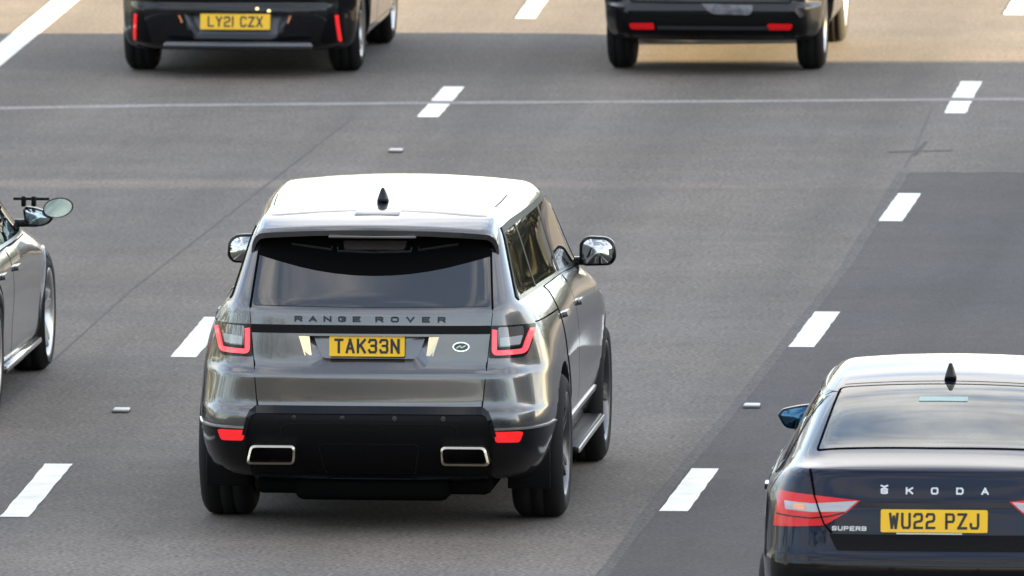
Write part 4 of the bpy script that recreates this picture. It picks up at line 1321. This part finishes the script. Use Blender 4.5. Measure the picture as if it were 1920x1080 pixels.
# ---- grey car at the left edge with a clip-on towing mirror
def grey_saloon():
    wb = 2.75
    root = empty('grey_saloon', (-11.05, 91.85 - wb, 0))
    tag(root, 'grey car at the left edge with a towing mirror clamped to its door mirror', 'car', 'cars on the motorway')
    zR = [.17, .21, .30, .42, .55, .60, .70, .78, .85, .92, 1.12, 1.29, 1.35]
    yR = [-.75, -.88, -.93, -.95, -.95, -.93, -.93, -.93, -.92, -.90, -.70, -.45, -.30]
    wR = [.70, .77, .80, .82, .82, .82, .81, .80, .77, .74, .64, .56, .48]
    wS = [.80, .855, .885, .90, .905, .905, .90, .885, .86, .80, .70, .60, .53]
    wM = [.80, .855, .87, .87, .88, .885, .885, .875, .855, .80, .70, .60, .53]
    st = std_stations(zR, yR, wR, wS, wb, 3.65, .91, 1.38, wM=wM, hd=.55, cowl=.80)
    rw = .34
    sk, body = finish_body(root, st, M['silver'], wb, rw, .375, wheel_meshes(rw, .245, .265, 5, M['satin'], twin=True), .775)
    std_sides(sk, root, wb, rw, .375, .26, .90, 1.295, M['silver'], (-.05, .92, 2.08, 1.42), .77)
    for s in (-1, 1):
        boxobj('side_skirt', (s * .78 if s > 0 else -.90, .90 if s > 0 else -.78, .46, 2.28, .20, .245), M['silver'], root, .015)
        lamp = patch('tail_lamp', sk, rnd([(s * .45, .72), (s * .80, .70), (s * .79, .82), (s * .47, .81)], .03), 'rear', .006, M['red'], root, maxlen=.04)
    for sd_ in ('right', 'left'):
        for y in (0, wb):
            arch_trim(sk, root, sd_, y, rw, .372, .40, .008, M['silver'], a0=-.05, a1=math.pi + .05)
    patch('rear_window', sk, rnd([(-.60, -.78), (.60, -.78), (.52, -.36), (-.52, -.36)], .04), 'top', .004, M['glass'], root, maxlen=.06)
    lens = [(-1, .7), (-.9, -.45), (-.6, -.9), (.2, -1), (.75, -.65), (1, -.1), (.6, .45), (-.1, .85), (-.8, 1)]
    ym = wb - .60
    door_mirror(root, 1, .80, .985, ym, .905, 1.025, M['gloss'], .74, .925, shape=lens, glass=M['mirror2'])
    door_mirror(root, -1, -.985, -.80, ym, .905, 1.025, M['silver'], -.74, .925, shape=lens)
    # clip-on mirror: oval head on a bar held by two clamps
    tm = empty('towing_mirror', (0, ym - .02, 0), root)
    n = 28
    bm = bmesh.new()
    rows = []
    for dy, sc in ((0, .94), (.008, 1), (.022, .97), (.034, .7)):
        rows.append([bm.verts.new((1.013 + .090 * sc * math.cos(2 * math.pi * i / n), dy, 1.020 + .060 * sc * math.sin(2 * math.pi * i / n) + .010 * math.cos(2 * math.pi * i / n))) for i in range(n)])
    for a, b_ in zip(rows[:-1], rows[1:]):
        for i in range(n): bm.faces.new((a[i], b_[i], b_[(i + 1) % n], a[(i + 1) % n]))
    bm.faces.new(rows[0]); bm.faces.new(rows[-1][::-1])
    bmesh.ops.recalc_face_normals(bm, faces=list(bm.faces))
    obj('mirror_head', smooth(bm), M['plastic'], tm)
    bm = bmesh.new()
    f = [bm.verts.new((1.013 + .083 * math.cos(2 * math.pi * i / n), -.004, 1.020 + .054 * math.sin(2 * math.pi * i / n) + .010 * math.cos(2 * math.pi * i / n))) for i in range(n)]
    g = [bm.verts.new((v.co.x, .006, v.co.z)) for v in f]
    bm.faces.new(f)
    for i in range(n): bm.faces.new((f[i], g[i], g[(i + 1) % n], f[(i + 1) % n]))
    bmesh.ops.recalc_face_normals(bm, faces=list(bm.faces))
    obj('mirror_glass', bm, M['mirror2'], tm)
    bm = bmesh.new(); box(bm, .745, .96, .018, .034, 1.062, 1.078); bevelled(bm, .005)
    obj('bar', bm, M['plastic'], tm)
    for x in (.808, .868):
        bm = bmesh.new(); box(bm, x - .013, x + .013, -.012, .045, 1.026, 1.088); bevelled(bm, .007)
        obj('clamp', bm, M['plastic'], tm)
grey_saloon()
